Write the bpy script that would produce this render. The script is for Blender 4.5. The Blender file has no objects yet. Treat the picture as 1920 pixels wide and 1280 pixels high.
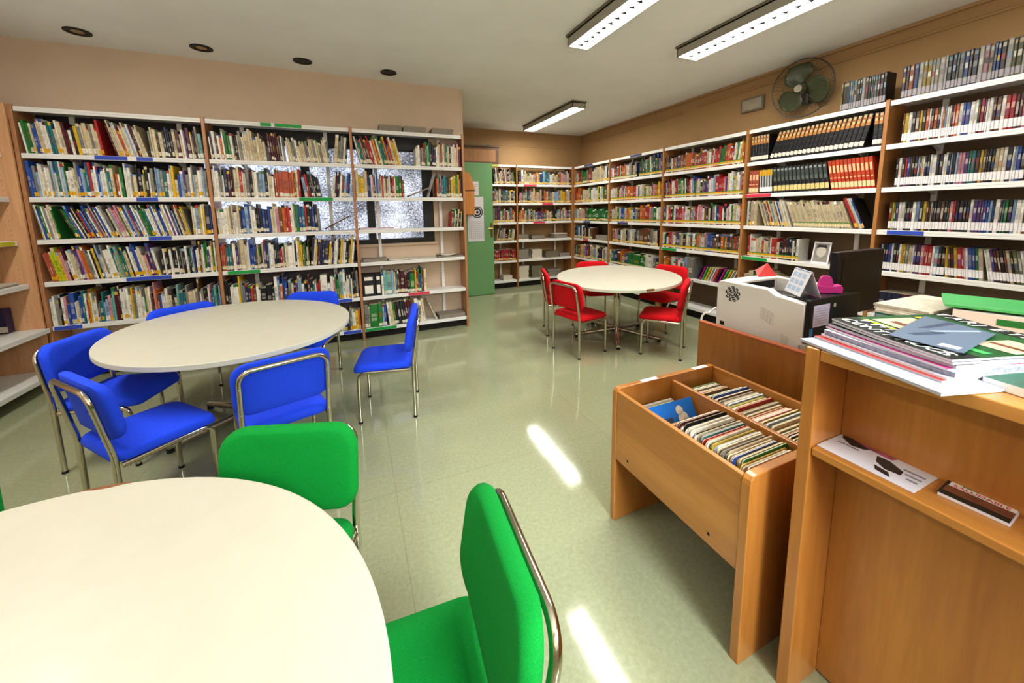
import bpy, bmesh, math, random
from mathutils import Vector, Matrix

R = math.radians
PI = math.pi
scene = bpy.context.scene
COL = scene.collection
rnd = random.Random(7)

# ------------------------------------------------------------------ colours
def lin(c):
    return c / 12.92 if c <= 0.04045 else ((c + 0.055) / 1.055) ** 2.4
def hx(h):
    h = h.lstrip('#')
    return tuple(lin(int(h[i:i + 2], 16) / 255) for i in (0, 2, 4))

# ------------------------------------------------------------------ materials
def new_mat(name):
    m = bpy.data.materials.new(name)
    m.use_nodes = True
    nt = m.node_tree
    return m, nt, nt.nodes['Principled BSDF']

def mat(name, color, rough=0.5, metal=0.0, noise=0.0, nscale=40.0, bump=0.0, bscale=200.0, coat=0.0, spec=None, emit=None, estr=0.0):
    m, nt, b = new_mat(name)
    c = hx(color) if isinstance(color, str) else color
    b.inputs['Base Color'].default_value = (*c, 1)
    b.inputs['Roughness'].default_value = rough
    b.inputs['Metallic'].default_value = metal
    if coat:
        b.inputs['Coat Weight'].default_value = coat
        b.inputs['Coat Roughness'].default_value = 0.1
    if spec is not None:
        b.inputs['Specular IOR Level'].default_value = spec
    if emit:
        b.inputs['Emission Color'].default_value = (*hx(emit), 1)
        b.inputs['Emission Strength'].default_value = estr
    tc = nt.nodes.new('ShaderNodeTexCoord')
    if noise:
        n = nt.nodes.new('ShaderNodeTexNoise')
        n.inputs['Scale'].default_value = nscale
        n.inputs['Detail'].default_value = 4
        nt.links.new(tc.outputs['Object'], n.inputs['Vector'])
        r = nt.nodes.new('ShaderNodeMapRange')
        r.inputs['From Min'].default_value = 0.3
        r.inputs['From Max'].default_value = 0.7
        r.inputs['To Min'].default_value = 1 - noise
        r.inputs['To Max'].default_value = 1 + noise
        nt.links.new(n.outputs['Fac'], r.inputs['Value'])
        mx = nt.nodes.new('ShaderNodeVectorMath')
        mx.operation = 'SCALE'
        mx.inputs[0].default_value = c
        nt.links.new(r.outputs['Result'], mx.inputs['Scale'])
        nt.links.new(mx.outputs['Vector'], b.inputs['Base Color'])
    if bump:
        n2 = nt.nodes.new('ShaderNodeTexNoise')
        n2.inputs['Scale'].default_value = bscale
        n2.inputs['Detail'].default_value = 3
        nt.links.new(tc.outputs['Object'], n2.inputs['Vector'])
        bp = nt.nodes.new('ShaderNodeBump')
        bp.inputs['Strength'].default_value = bump
        bp.inputs['Distance'].default_value = 0.002
        nt.links.new(n2.outputs['Fac'], bp.inputs['Height'])
        nt.links.new(bp.outputs['Normal'], b.inputs['Normal'])
    return m

def wood(name, c1, c2, axis='Z', scale=1.0, rough=0.35, coat=0.15, streak=1.0):
    m, nt, b = new_mat(name)
    tc = nt.nodes.new('ShaderNodeTexCoord')
    mp = nt.nodes.new('ShaderNodeMapping')
    s = {'X': (1.2, 16, 16), 'Y': (16, 1.2, 16), 'Z': (16, 16, 1.2)}[axis]
    mp.inputs['Scale'].default_value = tuple(v * scale for v in s)
    nt.links.new(tc.outputs['Object'], mp.inputs['Vector'])
    n = nt.nodes.new('ShaderNodeTexNoise')
    n.inputs['Scale'].default_value = 1.0
    n.inputs['Detail'].default_value = 6
    n.inputs['Roughness'].default_value = 0.6
    n.inputs['Distortion'].default_value = 0.6
    nt.links.new(mp.outputs['Vector'], n.inputs['Vector'])
    n2 = nt.nodes.new('ShaderNodeTexNoise')
    n2.inputs['Scale'].default_value = 9.0
    n2.inputs['Detail'].default_value = 3
    nt.links.new(mp.outputs['Vector'], n2.inputs['Vector'])
    ad = nt.nodes.new('ShaderNodeMath')
    ad.operation = 'MULTIPLY_ADD'
    ad.inputs[1].default_value = 0.35
    nt.links.new(n2.outputs['Fac'], ad.inputs[0])
    nt.links.new(n.outputs['Fac'], ad.inputs[2])
    cr = nt.nodes.new('ShaderNodeValToRGB')
    cr.color_ramp.elements[0].position = 0.67 - 0.22 / streak
    cr.color_ramp.elements[1].position = 0.67 + 0.22 / streak
    cr.color_ramp.elements[0].color = (*hx(c1), 1)
    cr.color_ramp.elements[1].color = (*hx(c2), 1)
    nt.links.new(ad.outputs['Value'], cr.inputs['Fac'])
    nt.links.new(cr.outputs['Color'], b.inputs['Base Color'])
    b.inputs['Roughness'].default_value = rough
    b.inputs['Coat Weight'].default_value = coat
    b.inputs['Coat Roughness'].default_value = 0.15
    return m

def fabric(name, color):
    m, nt, b = new_mat(name)
    c = hx(color)
    tc = nt.nodes.new('ShaderNodeTexCoord')
    n = nt.nodes.new('ShaderNodeTexNoise')
    n.inputs['Scale'].default_value = 420
    n.inputs['Detail'].default_value = 2
    nt.links.new(tc.outputs['Object'], n.inputs['Vector'])
    r = nt.nodes.new('ShaderNodeMapRange')
    r.inputs['From Min'].default_value = 0.3
    r.inputs['From Max'].default_value = 0.7
    r.inputs['To Min'].default_value = 0.82
    r.inputs['To Max'].default_value = 1.15
    nt.links.new(n.outputs['Fac'], r.inputs['Value'])
    mx = nt.nodes.new('ShaderNodeVectorMath')
    mx.operation = 'SCALE'
    mx.inputs[0].default_value = c
    nt.links.new(r.outputs['Result'], mx.inputs['Scale'])
    nt.links.new(mx.outputs['Vector'], b.inputs['Base Color'])
    b.inputs['Roughness'].default_value = 0.85
    b.inputs['Specular IOR Level'].default_value = 0.2
    b.inputs['Sheen Weight'].default_value = 0.03
    bp = nt.nodes.new('ShaderNodeBump')
    bp.inputs['Strength'].default_value = 0.25
    bp.inputs['Distance'].default_value = 0.001
    nt.links.new(n.outputs['Fac'], bp.inputs['Height'])
    nt.links.new(bp.outputs['Normal'], b.inputs['Normal'])
    return m

M = {}
M['wall'] = mat('wall_paint', '#d0bca6', 0.75, noise=0.03, nscale=3, bump=0.12, bscale=180)
M['wall_r'] = mat('wall_paint_shaded', '#a9895f', 0.75, noise=0.03, nscale=3, bump=0.12, bscale=180)  # same wall paint, with the light falloff darkened into its colour
M['ceiling'] = mat('ceiling_paint', '#eef0f0', 0.85, noise=0.03, nscale=2, bump=0.1, bscale=120)
M['dark_gap'] = mat('dark_plinth', '#15130f', 0.8)
M['white_metal'] = mat('white_enamel', '#e4e4e2', 0.38, noise=0.03, nscale=6)
M['panel'] = wood('bookcase_panel', '#9a6845', '#bb8a60', 'Z', 1.0, 0.45, 0.05)
M['panel_r'] = wood('bookcase_panel_warm', '#8f5f33', '#b07d47', 'Z', 1.0, 0.45, 0.05)
M['panel_light'] = wood('peg_panel', '#c29066', '#d8ab82', 'Z', 1.0, 0.5, 0.05)
M['back_dark'] = mat('dark_back_shade', '#262327', 0.7)  # shelf shade and black window part behind, painted as one tone
M['back_grey'] = mat('grey_back_shade', '#5d5356', 0.7)  # wall in shade behind the low shelves, put into the colour
M['back_brown'] = mat('shaded_brown_back', '#6e5a44', 0.7, noise=0.05, nscale=4)  # wall in shelf shade, put into the colour
M['beech'] = wood('beech', '#a4682c', '#bf853f', 'Z', 0.55, 0.32, 0.25)
M['beech_y'] = wood('beech_lengthwise', '#a66d2e', '#c58b46', 'Y', 0.5, 0.32, 0.25)
M['beech_edge'] = wood('beech_edge', '#b27833', '#cb914a', 'Y', 0.5, 0.3, 0.25)
M['desk_panel'] = wood('desk_veneer', '#8c561e', '#a56c2c', 'Z', 0.8, 0.35, 0.2)
M['red_edge'] = mat('reddish_edging', '#a85a34', 0.4, noise=0.06)
M['chrome'] = mat('chrome', '#c9c4b4', 0.13, 1.0)
M['black_rubber'] = mat('black_rubber', '#141414', 0.7)
M['blue'] = fabric('blue_fabric', '#274fe6')
M['red'] = fabric('red_fabric', '#cf1620')
M['green'] = fabric('green_fabric', '#089038')
M['laminate'] = mat('cream_laminate', '#c9c6b6', 0.4, noise=0.02, nscale=12, coat=0.04)
M['edge_band'] = mat('pale_edge_band', '#d3d4c6', 0.4)
M['chip'] = mat('bare_chipboard', '#8a5a38', 0.9, noise=0.3, nscale=90)
M['grey_paint'] = mat('grey_fixture', '#a5a196', 0.5)
M['white_plastic'] = mat('white_plastic', '#dcdad4', 0.42, noise=0.02, nscale=5)
M['grey_plastic'] = mat('grey_plastic', '#b9b3a8', 0.45)
M['black_plastic'] = mat('black_plastic', '#101013', 0.33)
M['dark_screen'] = mat('dark_screen', '#14150f', 0.3, spec=0.4)
M['paper'] = mat('white_paper', '#d8d7df', 0.65, noise=0.03, nscale=25)
M['newsprint'] = mat('newsprint', '#8b8378', 0.8, noise=0.18, nscale=60)
M['newsprint_pale'] = mat('newsprint_pale', '#cfc6b6', 0.8, noise=0.15, nscale=70)
M['door_green'] = mat('green_door_paint', '#6fa06c', 0.45, noise=0.03, nscale=5)
M['brass'] = mat('brass', '#8a6a30', 0.3, 1.0)
M['pine'] = wood('varnished_pine', '#c07a2c', '#d89646', 'Z', 1.0, 0.4, 0.15)
M['box_brown'] = wood('brown_wooden_box', '#523416', '#6f4a22', 'X', 1.0, 0.5, 0.05)
M['tag_blue'] = mat('blue_tag', '#3550b8', 0.5, noise=0.25, nscale=160)
M['tag_green'] = mat('green_tag', '#1d9a48', 0.5, noise=0.25, nscale=160)
M['tag_red'] = mat('red_tag', '#cc3a52', 0.5, noise=0.2, nscale=160)
M['tag_yellow'] = mat('yellow_tag', '#c9c42c', 0.5, noise=0.25, nscale=160)
M['tag_navy'] = mat('navy_tag', '#3c4470', 0.5, noise=0.2, nscale=160)
M['frame_black'] = mat('black_window_frame', '#111412', 0.45)
M['fan_grey'] = mat('fan_wire', '#5c5750', 0.4, 0.6)
M['pink'] = mat('pink_plastic', '#c3338a', 0.35)
M['red_paper'] = mat('red_card', '#dc4a48', 0.6)
M['ink'] = mat('black_ink', '#1a1a20', 0.6)
M['ink_grey'] = mat('grey_ink', '#8b8b94', 0.7)
M['ink_white'] = mat('white_ink', '#f0f2ee', 0.6)
M['ink_red'] = mat('red_ink', '#c83038', 0.6)
M['ink_yellow'] = mat('yellow_ink', '#d8c62a', 0.6)
M['ink_green'] = mat('green_ink', '#1f7a36', 0.6)
M['paper_grey'] = mat('greyish_paper', '#b9bac6', 0.6, noise=0.05, nscale=40)
M['newsprint_grey'] = mat('streaky_page_edges', '#9a9cb0', 0.7, noise=0.3, nscale=120)
M['note'] = mat('pale_note_paper', '#c9c6e4', 0.7)
M['cover_green'] = mat('dark_green_cover', '#1e5a2c', 0.35, noise=0.3, nscale=14)
M['cover_black'] = mat('black_cover', '#17211c', 0.35)
M['cover_purple'] = mat('purple_cover', '#35274f', 0.35, noise=0.15, nscale=20)
M['cover_sand'] = mat('sandy_print', '#d3bfa4', 0.4, noise=0.2, nscale=25)
M['card_blue'] = mat('slate_blue_card', '#647489', 0.45, noise=0.05, nscale=6)
M['slate_dark'] = mat('dark_slate_print', '#3f4d63', 0.45)
M['slate_pale'] = mat('pale_streak_print', '#a9bbd2', 0.45)
M['folder_green'] = mat('green_folder', '#4fb367', 0.35, noise=0.08, nscale=8)
M['folder_dark'] = mat('dark_green_folder', '#2c6a4c', 0.35, noise=0.2, nscale=10)
M['comic_blue'] = mat('bright_blue_cover', '#1f74cc', 0.35, noise=0.05, nscale=10)
M['comic_yellow'] = mat('bright_yellow_print', '#e8c62c', 0.35)
M['photo_dark'] = mat('dark_photo_print', '#2e2a28', 0.4, noise=0.5, nscale=18)
M['photo_pink'] = mat('pink_photo_print', '#a55a72', 0.4, noise=0.5, nscale=40)
M['photo_brown'] = mat('brown_photo_print', '#7a4a34', 0.4, noise=0.35, nscale=30)
M['skin_grey'] = mat('grey_photo_print', '#8c8780', 0.4, noise=0.25, nscale=18)
M['lens'] = mat('warm_lamp_lens', '#a48d66', 0.25, 0.5)
M['inner_black'] = mat('black_recess', '#14120f', 0.5)
M['tube_glow'] = mat('lamp_diffuser', '#ffffff', 0.5, emit='#fffaf2', estr=18.0)
M['louvre'] = mat('lamp_louvre', '#2c2c2c', 0.5)
M['plaque'] = mat('grey_plaque', '#a39a8a', 0.3, noise=0.12, nscale=14)
M['taupe'] = mat('taupe_frame', '#77705f', 0.5)
M['ring_white'] = mat('white_cable', '#e9e9e6', 0.5)

# floor: speckled waxed vinyl sheet with faint seams
def floor_material():
    m, nt, b = new_mat('waxed_vinyl_floor')
    tc = nt.nodes.new('ShaderNodeTexCoord')
    n1 = nt.nodes.new('ShaderNodeTexNoise'); n1.inputs['Scale'].default_value = 55; n1.inputs['Detail'].default_value = 5; n1.inputs['Roughness'].default_value = 0.7
    n2 = nt.nodes.new('ShaderNodeTexNoise'); n2.inputs['Scale'].default_value = 1.4; n2.inputs['Detail'].default_value = 3
    n3 = nt.nodes.new('ShaderNodeTexNoise'); n3.inputs['Scale'].default_value = 240; n3.inputs['Detail'].default_value = 2
    for n in (n1, n2, n3):
        nt.links.new(tc.outputs['Object'], n.inputs['Vector'])
    cr = nt.nodes.new('ShaderNodeValToRGB')
    cr.color_ramp.elements[0].position = 0.3; cr.color_ramp.elements[1].position = 0.72
    cr.color_ramp.elements[0].color = (*hx('#95997a'), 1); cr.color_ramp.elements[1].color = (*hx('#a6aa8c'), 1)
    nt.links.new(n1.outputs['Fac'], cr.inputs['Fac'])
    # dark specks
    sp = nt.nodes.new('ShaderNodeMapRange'); sp.inputs['From Min'].default_value = 0.28; sp.inputs['From Max'].default_value = 0.36
    sp.inputs['To Min'].default_value = 0.85; sp.inputs['To Max'].default_value = 1.0
    nt.links.new(n3.outputs['Fac'], sp.inputs['Value'])
    # seams
    br = nt.nodes.new('ShaderNodeTexBrick')
    br.offset = 0.0
    br.inputs['Color1'].default_value = (1, 1, 1, 1); br.inputs['Color2'].default_value = (0.97, 0.97, 0.97, 1); br.inputs['Mortar'].default_value = (0.8, 0.8, 0.76, 1)
    br.inputs['Scale'].default_value = 1.0; br.inputs['Mortar Size'].default_value = 0.0022
    br.inputs['Brick Width'].default_value = 1.35; br.inputs['Row Height'].default_value = 1.35
    nt.links.new(tc.outputs['Object'], br.inputs['Vector'])
    mul = nt.nodes.new('ShaderNodeVectorMath'); mul.operation = 'MULTIPLY'
    nt.links.new(cr.outputs['Color'], mul.inputs[0]); nt.links.new(br.outputs['Color'], mul.inputs[1])
    sc = nt.nodes.new('ShaderNodeVectorMath'); sc.operation = 'SCALE'
    nt.links.new(mul.outputs['Vector'], sc.inputs[0]); nt.links.new(sp.outputs['Result'], sc.inputs['Scale'])
    nt.links.new(sc.outputs['Vector'], b.inputs['Base Color'])
    rr = nt.nodes.new('ShaderNodeMapRange'); rr.inputs['From Min'].default_value = 0.3; rr.inputs['From Max'].default_value = 0.7
    rr.inputs['To Min'].default_value = 0.05; rr.inputs['To Max'].default_value = 0.1
    nt.links.new(n2.outputs['Fac'], rr.inputs['Value']); nt.links.new(rr.outputs['Result'], b.inputs['Roughness'])
    b.inputs['Specular IOR Level'].default_value = 0.55
    n4 = nt.nodes.new('ShaderNodeTexNoise'); n4.inputs['Scale'].default_value = 7; n4.inputs['Detail'].default_value = 2
    nt.links.new(tc.outputs['Object'], n4.inputs['Vector'])
    bp = nt.nodes.new('ShaderNodeBump'); bp.inputs['Strength'].default_value = 0.09; bp.inputs['Distance'].default_value = 0.004
    nt.links.new(n4.outputs['Fac'], bp.inputs['Height']); nt.links.new(bp.outputs['Normal'], b.inputs['Normal'])
    return m
M['floor'] = floor_material()

# hammered window glass lit by the daylight outside
def frosted_material():
    m = bpy.data.materials.new('hammered_glass'); m.use_nodes = True
    nt = m.node_tree; nt.nodes.clear()
    out = nt.nodes.new('ShaderNodeOutputMaterial')
    tr = nt.nodes.new('ShaderNodeBsdfTranslucent')
    gl = nt.nodes.new('ShaderNodeBsdfGlossy'); gl.inputs['Roughness'].default_value = 0.25
    mix = nt.nodes.new('ShaderNodeMixShader'); mix.inputs['Fac'].default_value = 0.12
    tc = nt.nodes.new('ShaderNodeTexCoord')
    v = nt.nodes.new('ShaderNodeTexNoise'); v.inputs['Scale'].default_value = 62; v.inputs['Detail'].default_value = 2; v.inputs['Roughness'].default_value = 0.6
    nt.links.new(tc.outputs['Object'], v.inputs['Vector'])
    big = nt.nodes.new('ShaderNodeTexNoise'); big.inputs['Scale'].default_value = 2.2
    nt.links.new(tc.outputs['Object'], big.inputs['Vector'])
    ad = nt.nodes.new('ShaderNodeMath'); ad.operation = 'MULTIPLY_ADD'; ad.inputs[1].default_value = 0.6; 
    nt.links.new(big.outputs['Fac'], ad.inputs[0]); nt.links.new(v.outputs['Fac'], ad.inputs[2])
    cr = nt.nodes.new('ShaderNodeValToRGB')
    e = cr.color_ramp.elements
    e[0].position = 0.56; e[0].color = (*hx('#3b3f4a'), 1)
    e[1].position = 0.96; e[1].color = (*hx('#f4f7ff'), 1)
    x = cr.color_ramp.elements.new(0.75); x.color = (*hx('#b4b7bf'), 1)
    nt.links.new(ad.outputs['Value'], cr.inputs['Fac'])
    nt.links.new(cr.outputs['Color'], tr.inputs['Color'])
    bp = nt.nodes.new('ShaderNodeBump'); bp.inputs['Strength'].default_value = 0.5; bp.inputs['Distance'].default_value = 0.01
    nt.links.new(v.outputs['Fac'], bp.inputs['Height'])
    nt.links.new(bp.outputs['Normal'], gl.inputs['Normal'])
    nt.links.new(tr.outputs[0], mix.inputs[1]); nt.links.new(gl.outputs[0], mix.inputs[2])
    nt.links.new(mix.outputs[0], out.inputs[0])
    return m
M['frosted'] = frosted_material()

# book covers and page edges take their colour from the mesh
def book_material():
    m, nt, b = new_mat('book_covers')
    at = nt.nodes.new('ShaderNodeAttribute'); at.attribute_name = 'Col'
    tc = nt.nodes.new('ShaderNodeTexCoord')
    n = nt.nodes.new('ShaderNodeTexNoise'); n.inputs['Scale'].default_value = 60; n.inputs['Detail'].default_value = 3
    nt.links.new(tc.outputs['Object'], n.inputs['Vector'])
    r = nt.nodes.new('ShaderNodeMapRange'); r.inputs['From Min'].default_value = 0.3; r.inputs['From Max'].default_value = 0.7
    r.inputs['To Min'].default_value = 0.86; r.inputs['To Max'].default_value = 1.12
    nt.links.new(n.outputs['Fac'], r.inputs['Value'])
    mx = nt.nodes.new('ShaderNodeVectorMath'); mx.operation = 'SCALE'
    nt.links.new(at.outputs['Color'], mx.inputs[0]); nt.links.new(r.outputs['Result'], mx.inputs['Scale'])
    nt.links.new(mx.outputs['Vector'], b.inputs['Base Color'])
    b.inputs['Roughness'].default_value = 0.45
    return m
M['book'] = book_material()

# ------------------------------------------------------------------ mesh helpers
class MB:
    def __init__(self):
        self.v = []; self.f = []; self.m = []
    def add(self, verts, faces, mi=0):
        o = len(self.v)
        self.v += [tuple(p) for p in verts]
        self.f += [tuple(i + o for i in f) for f in faces]
        self.m += [mi] * len(faces)
        return self
    def box(self, x0, x1, y0, y1, z0, z1, mi=0, T=None):
        vs = [(x0, y0, z0), (x1, y0, z0), (x1, y1, z0), (x0, y1, z0), (x0, y0, z1), (x1, y0, z1), (x1, y1, z1), (x0, y1, z1)]
        if T is not None: vs = [T @ Vector(p) for p in vs]
        return self.add(vs, [(0, 3, 2, 1), (4, 5, 6, 7), (0, 1, 5, 4), (1, 2, 6, 5), (2, 3, 7, 6), (3, 0, 4, 7)], mi)
    def prism(self, poly, z0, z1, mi=0, mi_side=None, T=None):
        n = len(poly)
        vs = [(x, y, z0) for x, y in poly] + [(x, y, z1) for x, y in poly]
        if T is not None: vs = [T @ Vector(p) for p in vs]
        o = len(self.v)
        self.v += [tuple(p) for p in vs]
        self.f += [tuple(o + i for i in reversed(range(n))), tuple(o + n + i for i in range(n))]
        self.m += [mi, mi]
        for i in range(n):
            j = (i + 1) % n
            self.f.append((o + i, o + j, o + n + j, o + n + i)); self.m.append(mi if mi_side is None else mi_side)
        return self
    def cyl(self, p0, p1, r0, r1=None, seg=16, mi=0):
        return self.tube([p0, p1], r0, seg, mi, r1)
    def tube(self, path, r, seg=12, mi=0, r_end=None, closed=False):
        P = [Vector(p) for p in path]; n = len(P)
        rings = []; up = None
        for i, p in enumerate(P):
            a = P[i - 1] if (i > 0 or closed) else P[i]
            b = P[(i + 1) % n] if (i < n - 1 or closed) else P[i]
            d = (b - a).normalized()
            if up is None:
                up = d.orthogonal().normalized()
            up = (up - d * up.dot(d))
            if up.length < 1e-6: up = d.orthogonal()
            up.normalize()
            sd = d.cross(up)
            rr = r if r_end is None else r + (r_end - r) * i / (n - 1)
            rings.append([p + (up * math.cos(t) + sd * math.sin(t)) * rr for t in (2 * PI * k / seg for k in range(seg))])
        o = len(self.v)
        for ring in rings: self.v += [tuple(q) for q in ring]
        m = n if closed else n - 1
        for i in range(m):
            for k in range(seg):
                k2 = (k + 1) % seg; i2 = (i + 1) % n
                self.f.append((o + i * seg + k, o + i * seg + k2, o + i2 * seg + k2, o + i2 * seg + k)); self.m.append(mi)
        if not closed:
            self.f.append(tuple(o + k for k in reversed(range(seg)))); self.m.append(mi)
            self.f.append(tuple(o + (n - 1) * seg + k for k in range(seg))); self.m.append(mi)
        return self
    def build(self, name, mats, parent=None, smooth=False, bevel=0.0, seg=2, subsurf=0, loc=None):
        me = bpy.data.meshes.new(name)
        me.from_pydata(self.v, [], self.f)
        if not isinstance(mats, (list, tuple)): mats = [mats]
        for m in mats: me.materials.append(m)
        for p, mi in zip(me.polygons, self.m): p.material_index = mi
        bm = bmesh.new(); bm.from_mesh(me); bmesh.ops.recalc_face_normals(bm, faces=bm.faces); bm.to_mesh(me); bm.free()
        o = bpy.data.objects.new(name, me)
        COL.objects.link(o)
        if loc is not None: o.location = loc
        if parent is not None: o.parent = parent
        if bevel:
            b = o.modifiers.new('bevel', 'BEVEL'); b.width = bevel; b.segments = seg; b.limit_method = 'ANGLE'; b.angle_limit = R(40)
        if subsurf:
            s = o.modifiers.new('sub', 'SUBSURF'); s.levels = subsurf; s.render_levels = subsurf
        if smooth:
            me.polygons.foreach_set('use_smooth', [True] * len(me.polygons))
            if not subsurf: me.set_sharp_from_angle(angle=R(40))
        return o

def thing(name, label, cat, loc=(0, 0, 0), rz=0.0, group=None):
    o = bpy.data.objects.new(name, None)
    COL.objects.link(o)
    o.empty_display_size = 0.1
    o.location = loc; o.rotation_euler = (0, 0, rz)
    return tag(o, label, cat, group)
def tag(o, label, cat, group=None):
    o['label'] = label; o['category'] = cat
    if group: o['group'] = group
    return o
def struct(o):
    o['kind'] = 'structure'
    return o
def text(body, size, m, parent, loc, rot, name='lettering', align='LEFT', ext=0.0005, sx=1.0, shear=0.0):
    c = bpy.data.curves.new(name, 'FONT')
    c.body = body; c.size = size; c.extrude = ext; c.align_x = align; c.shear = shear
    c.materials.append(m)
    o = bpy.data.objects.new(name, c); COL.objects.link(o)
    me = bpy.data.meshes.new_from_object(o.evaluated_get(bpy.context.evaluated_depsgraph_get()))
    bpy.data.objects.remove(o)
    o = bpy.data.objects.new(name, me); COL.objects.link(o)
    o.parent = parent; o.location = loc; o.rotation_euler = rot; o.scale = (sx, 1, 1)
    return o
def copy_tree(o, parent=None):
    c = o.copy(); COL.objects.link(c); c.parent = parent
    for ch in list(o.children): copy_tree(ch, c)
    return c
def ordinal(n):
    s = 'th' if 10 <= n % 100 <= 20 else {1: 'st', 2: 'nd', 3: 'rd'}.get(n % 10, 'th')
    return f'{n}{s}'

# ------------------------------------------------------------------ camera
CAM = Vector((2.57525, -4.64455, 1.49506))
YAW, PITCH, ROLL, FPX, CX, CY = 0.401139, -0.130736, -0.015022, 699.7216, 960.0, 488.203
fw = Vector((math.sin(YAW) * math.cos(PITCH), math.cos(YAW) * math.cos(PITCH), math.sin(PITCH)))
rt = Vector((math.cos(YAW), -math.sin(YAW), 0)); up = rt.cross(fw)
rt2 = rt * math.cos(ROLL) + up * math.sin(ROLL); up2 = up * math.cos(ROLL) - rt * math.sin(ROLL)
cd = bpy.data.cameras.new('camera'); cam = bpy.data.objects.new('camera', cd); COL.objects.link(cam)
cam.matrix_world = Matrix(((rt2.x, up2.x, -fw.x, CAM.x), (rt2.y, up2.y, -fw.y, CAM.y), (rt2.z, up2.z, -fw.z, CAM.z), (0, 0, 0, 1)))
cd.sensor_width = 36; cd.sensor_fit = 'HORIZONTAL'
cd.lens = FPX / 1920 * 36
cd.shift_x = 0; cd.shift_y = -(640 - CY) / 1920
cd.clip_start = 0.05
scene.camera = cam
def to_px(P):
    d = Vector(P) - CAM
    c = d.dot(fw)
    if c < 0.05: return None
    return CX + FPX * d.dot(rt2) / c, CY - FPX * d.dot(up2) / c, c

# ------------------------------------------------------------------ room
CEIL = 3.068
XL, XR_, YB_, YF = -0.46, 7.2, 2.385, -6.6
WALL_A = 0.262
WX0, WX1, WZ0, WZ1 = 0.95, 3.56, 1.12, 2.355
fl = MB().box(XL - .2, XR_ + .2, YF - .2, YB_ + .2, -0.1, 0).build('floor', M['floor']); struct(fl)
ce = MB().box(XL - .2, XR_ + .2, YF - .2, YB_ + .2, CEIL, CEIL + .1).build('ceiling', M['ceiling']); struct(ce)
w = MB()
w.box(XL - .2, WX0, WALL_A, WALL_A + .14, 0, CEIL).box(WX1, 3.955, WALL_A, WALL_A + .14, 0, CEIL)
w.box(WX0, WX1, WALL_A, WALL_A + .14, 0, WZ0).box(WX0, WX1, WALL_A, WALL_A + .14, WZ1, CEIL)
struct(w.build('wall_window_side', M['wall']))
struct(MB().box(3.955, 3.995, WALL_A + .02, WALL_A + .14, 0, CEIL).build('trim_1', M['wall'], bevel=.008))
struct(MB().box(3.75, 3.955, WALL_A + .14, YB_, 0, CEIL).build('wall_corridor', M['wall_r']))
struct(MB().box(3.75, XR_ + .2, YB_, YB_ + .15, 0, CEIL).build('wall_back', M['wall_r']))
struct(MB().box(XR_, XR_ + .15, YF, YB_, 0, CEIL).build('wall_right', M['wall_r']))
struct(MB().box(XL - .15, XL, YF, WALL_A, 0, CEIL).build('wall_left', M['wall']))
# wall behind the camera
struct(MB().box(XL, XR_, YF - .15, YF, 0, CEIL).build('wall_front', M['wall']))
# mouldings high on the right and back walls
struct(MB().box(XR_ - .014, XR_, -.32, 2.3, 2.885, 2.905).build('trim_2', M['wall_r'], bevel=.004))
struct(MB().box(XR_ - .014, XR_, YF, -.58, 2.93, 2.95).build('trim_3', M['wall_r'], bevel=.004))
struct(MB().box(4.9, 6.95, YB_ - .012, YB_, 2.775, 2.79).build('trim_4', M['wall_r'], bevel=.004))
struct(MB().box(XR_ - .03, XR_, YF, YB_, CEIL - .03, CEIL).box(4.0, XR_, YB_ - .02, YB_, CEIL - .02, CEIL).build('trim_5', M['wall_r'], bevel=.006))
# frosted window behind the bookcases
wf = MB()
y0, y1 = WALL_A + .02, WALL_A + .075
for x0, x1 in ((WX0, WX0 + .06), (2.075, 2.16), (2.755, 2.84), (WX1 - .13, WX1)): wf.box(x0, x1, y0, y1, WZ0, WZ1)
wf.box(WX0, WX1, y0 + .002, y1 - .002, WZ0, WZ0 + .055).box(WX0, WX1, y0 + .002, y1 - .002, WZ1 - .1, WZ1).box(WX0 - .4, WX1 - .03, WALL_A - .006, WALL_A, WZ1 - .09, 2.42)
wf.box(.2, WX0, y0 + .005, y1, WZ0 - .1, WZ1)
win = struct(wf.build('window_1', M['frame_black']))
MB().box(WX0 + .02, WX1 - .02, WALL_A + .045, WALL_A + .05, WZ0 + .02, WZ1 - .02).build('pane', M['frosted'], win)
struct(MB().box(WX0 - .04, WX1 + .05, WALL_A - .02, WALL_A + .02, WZ0 - .035, WZ0).build('trim_6', M['wall'], bevel=.004))

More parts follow.
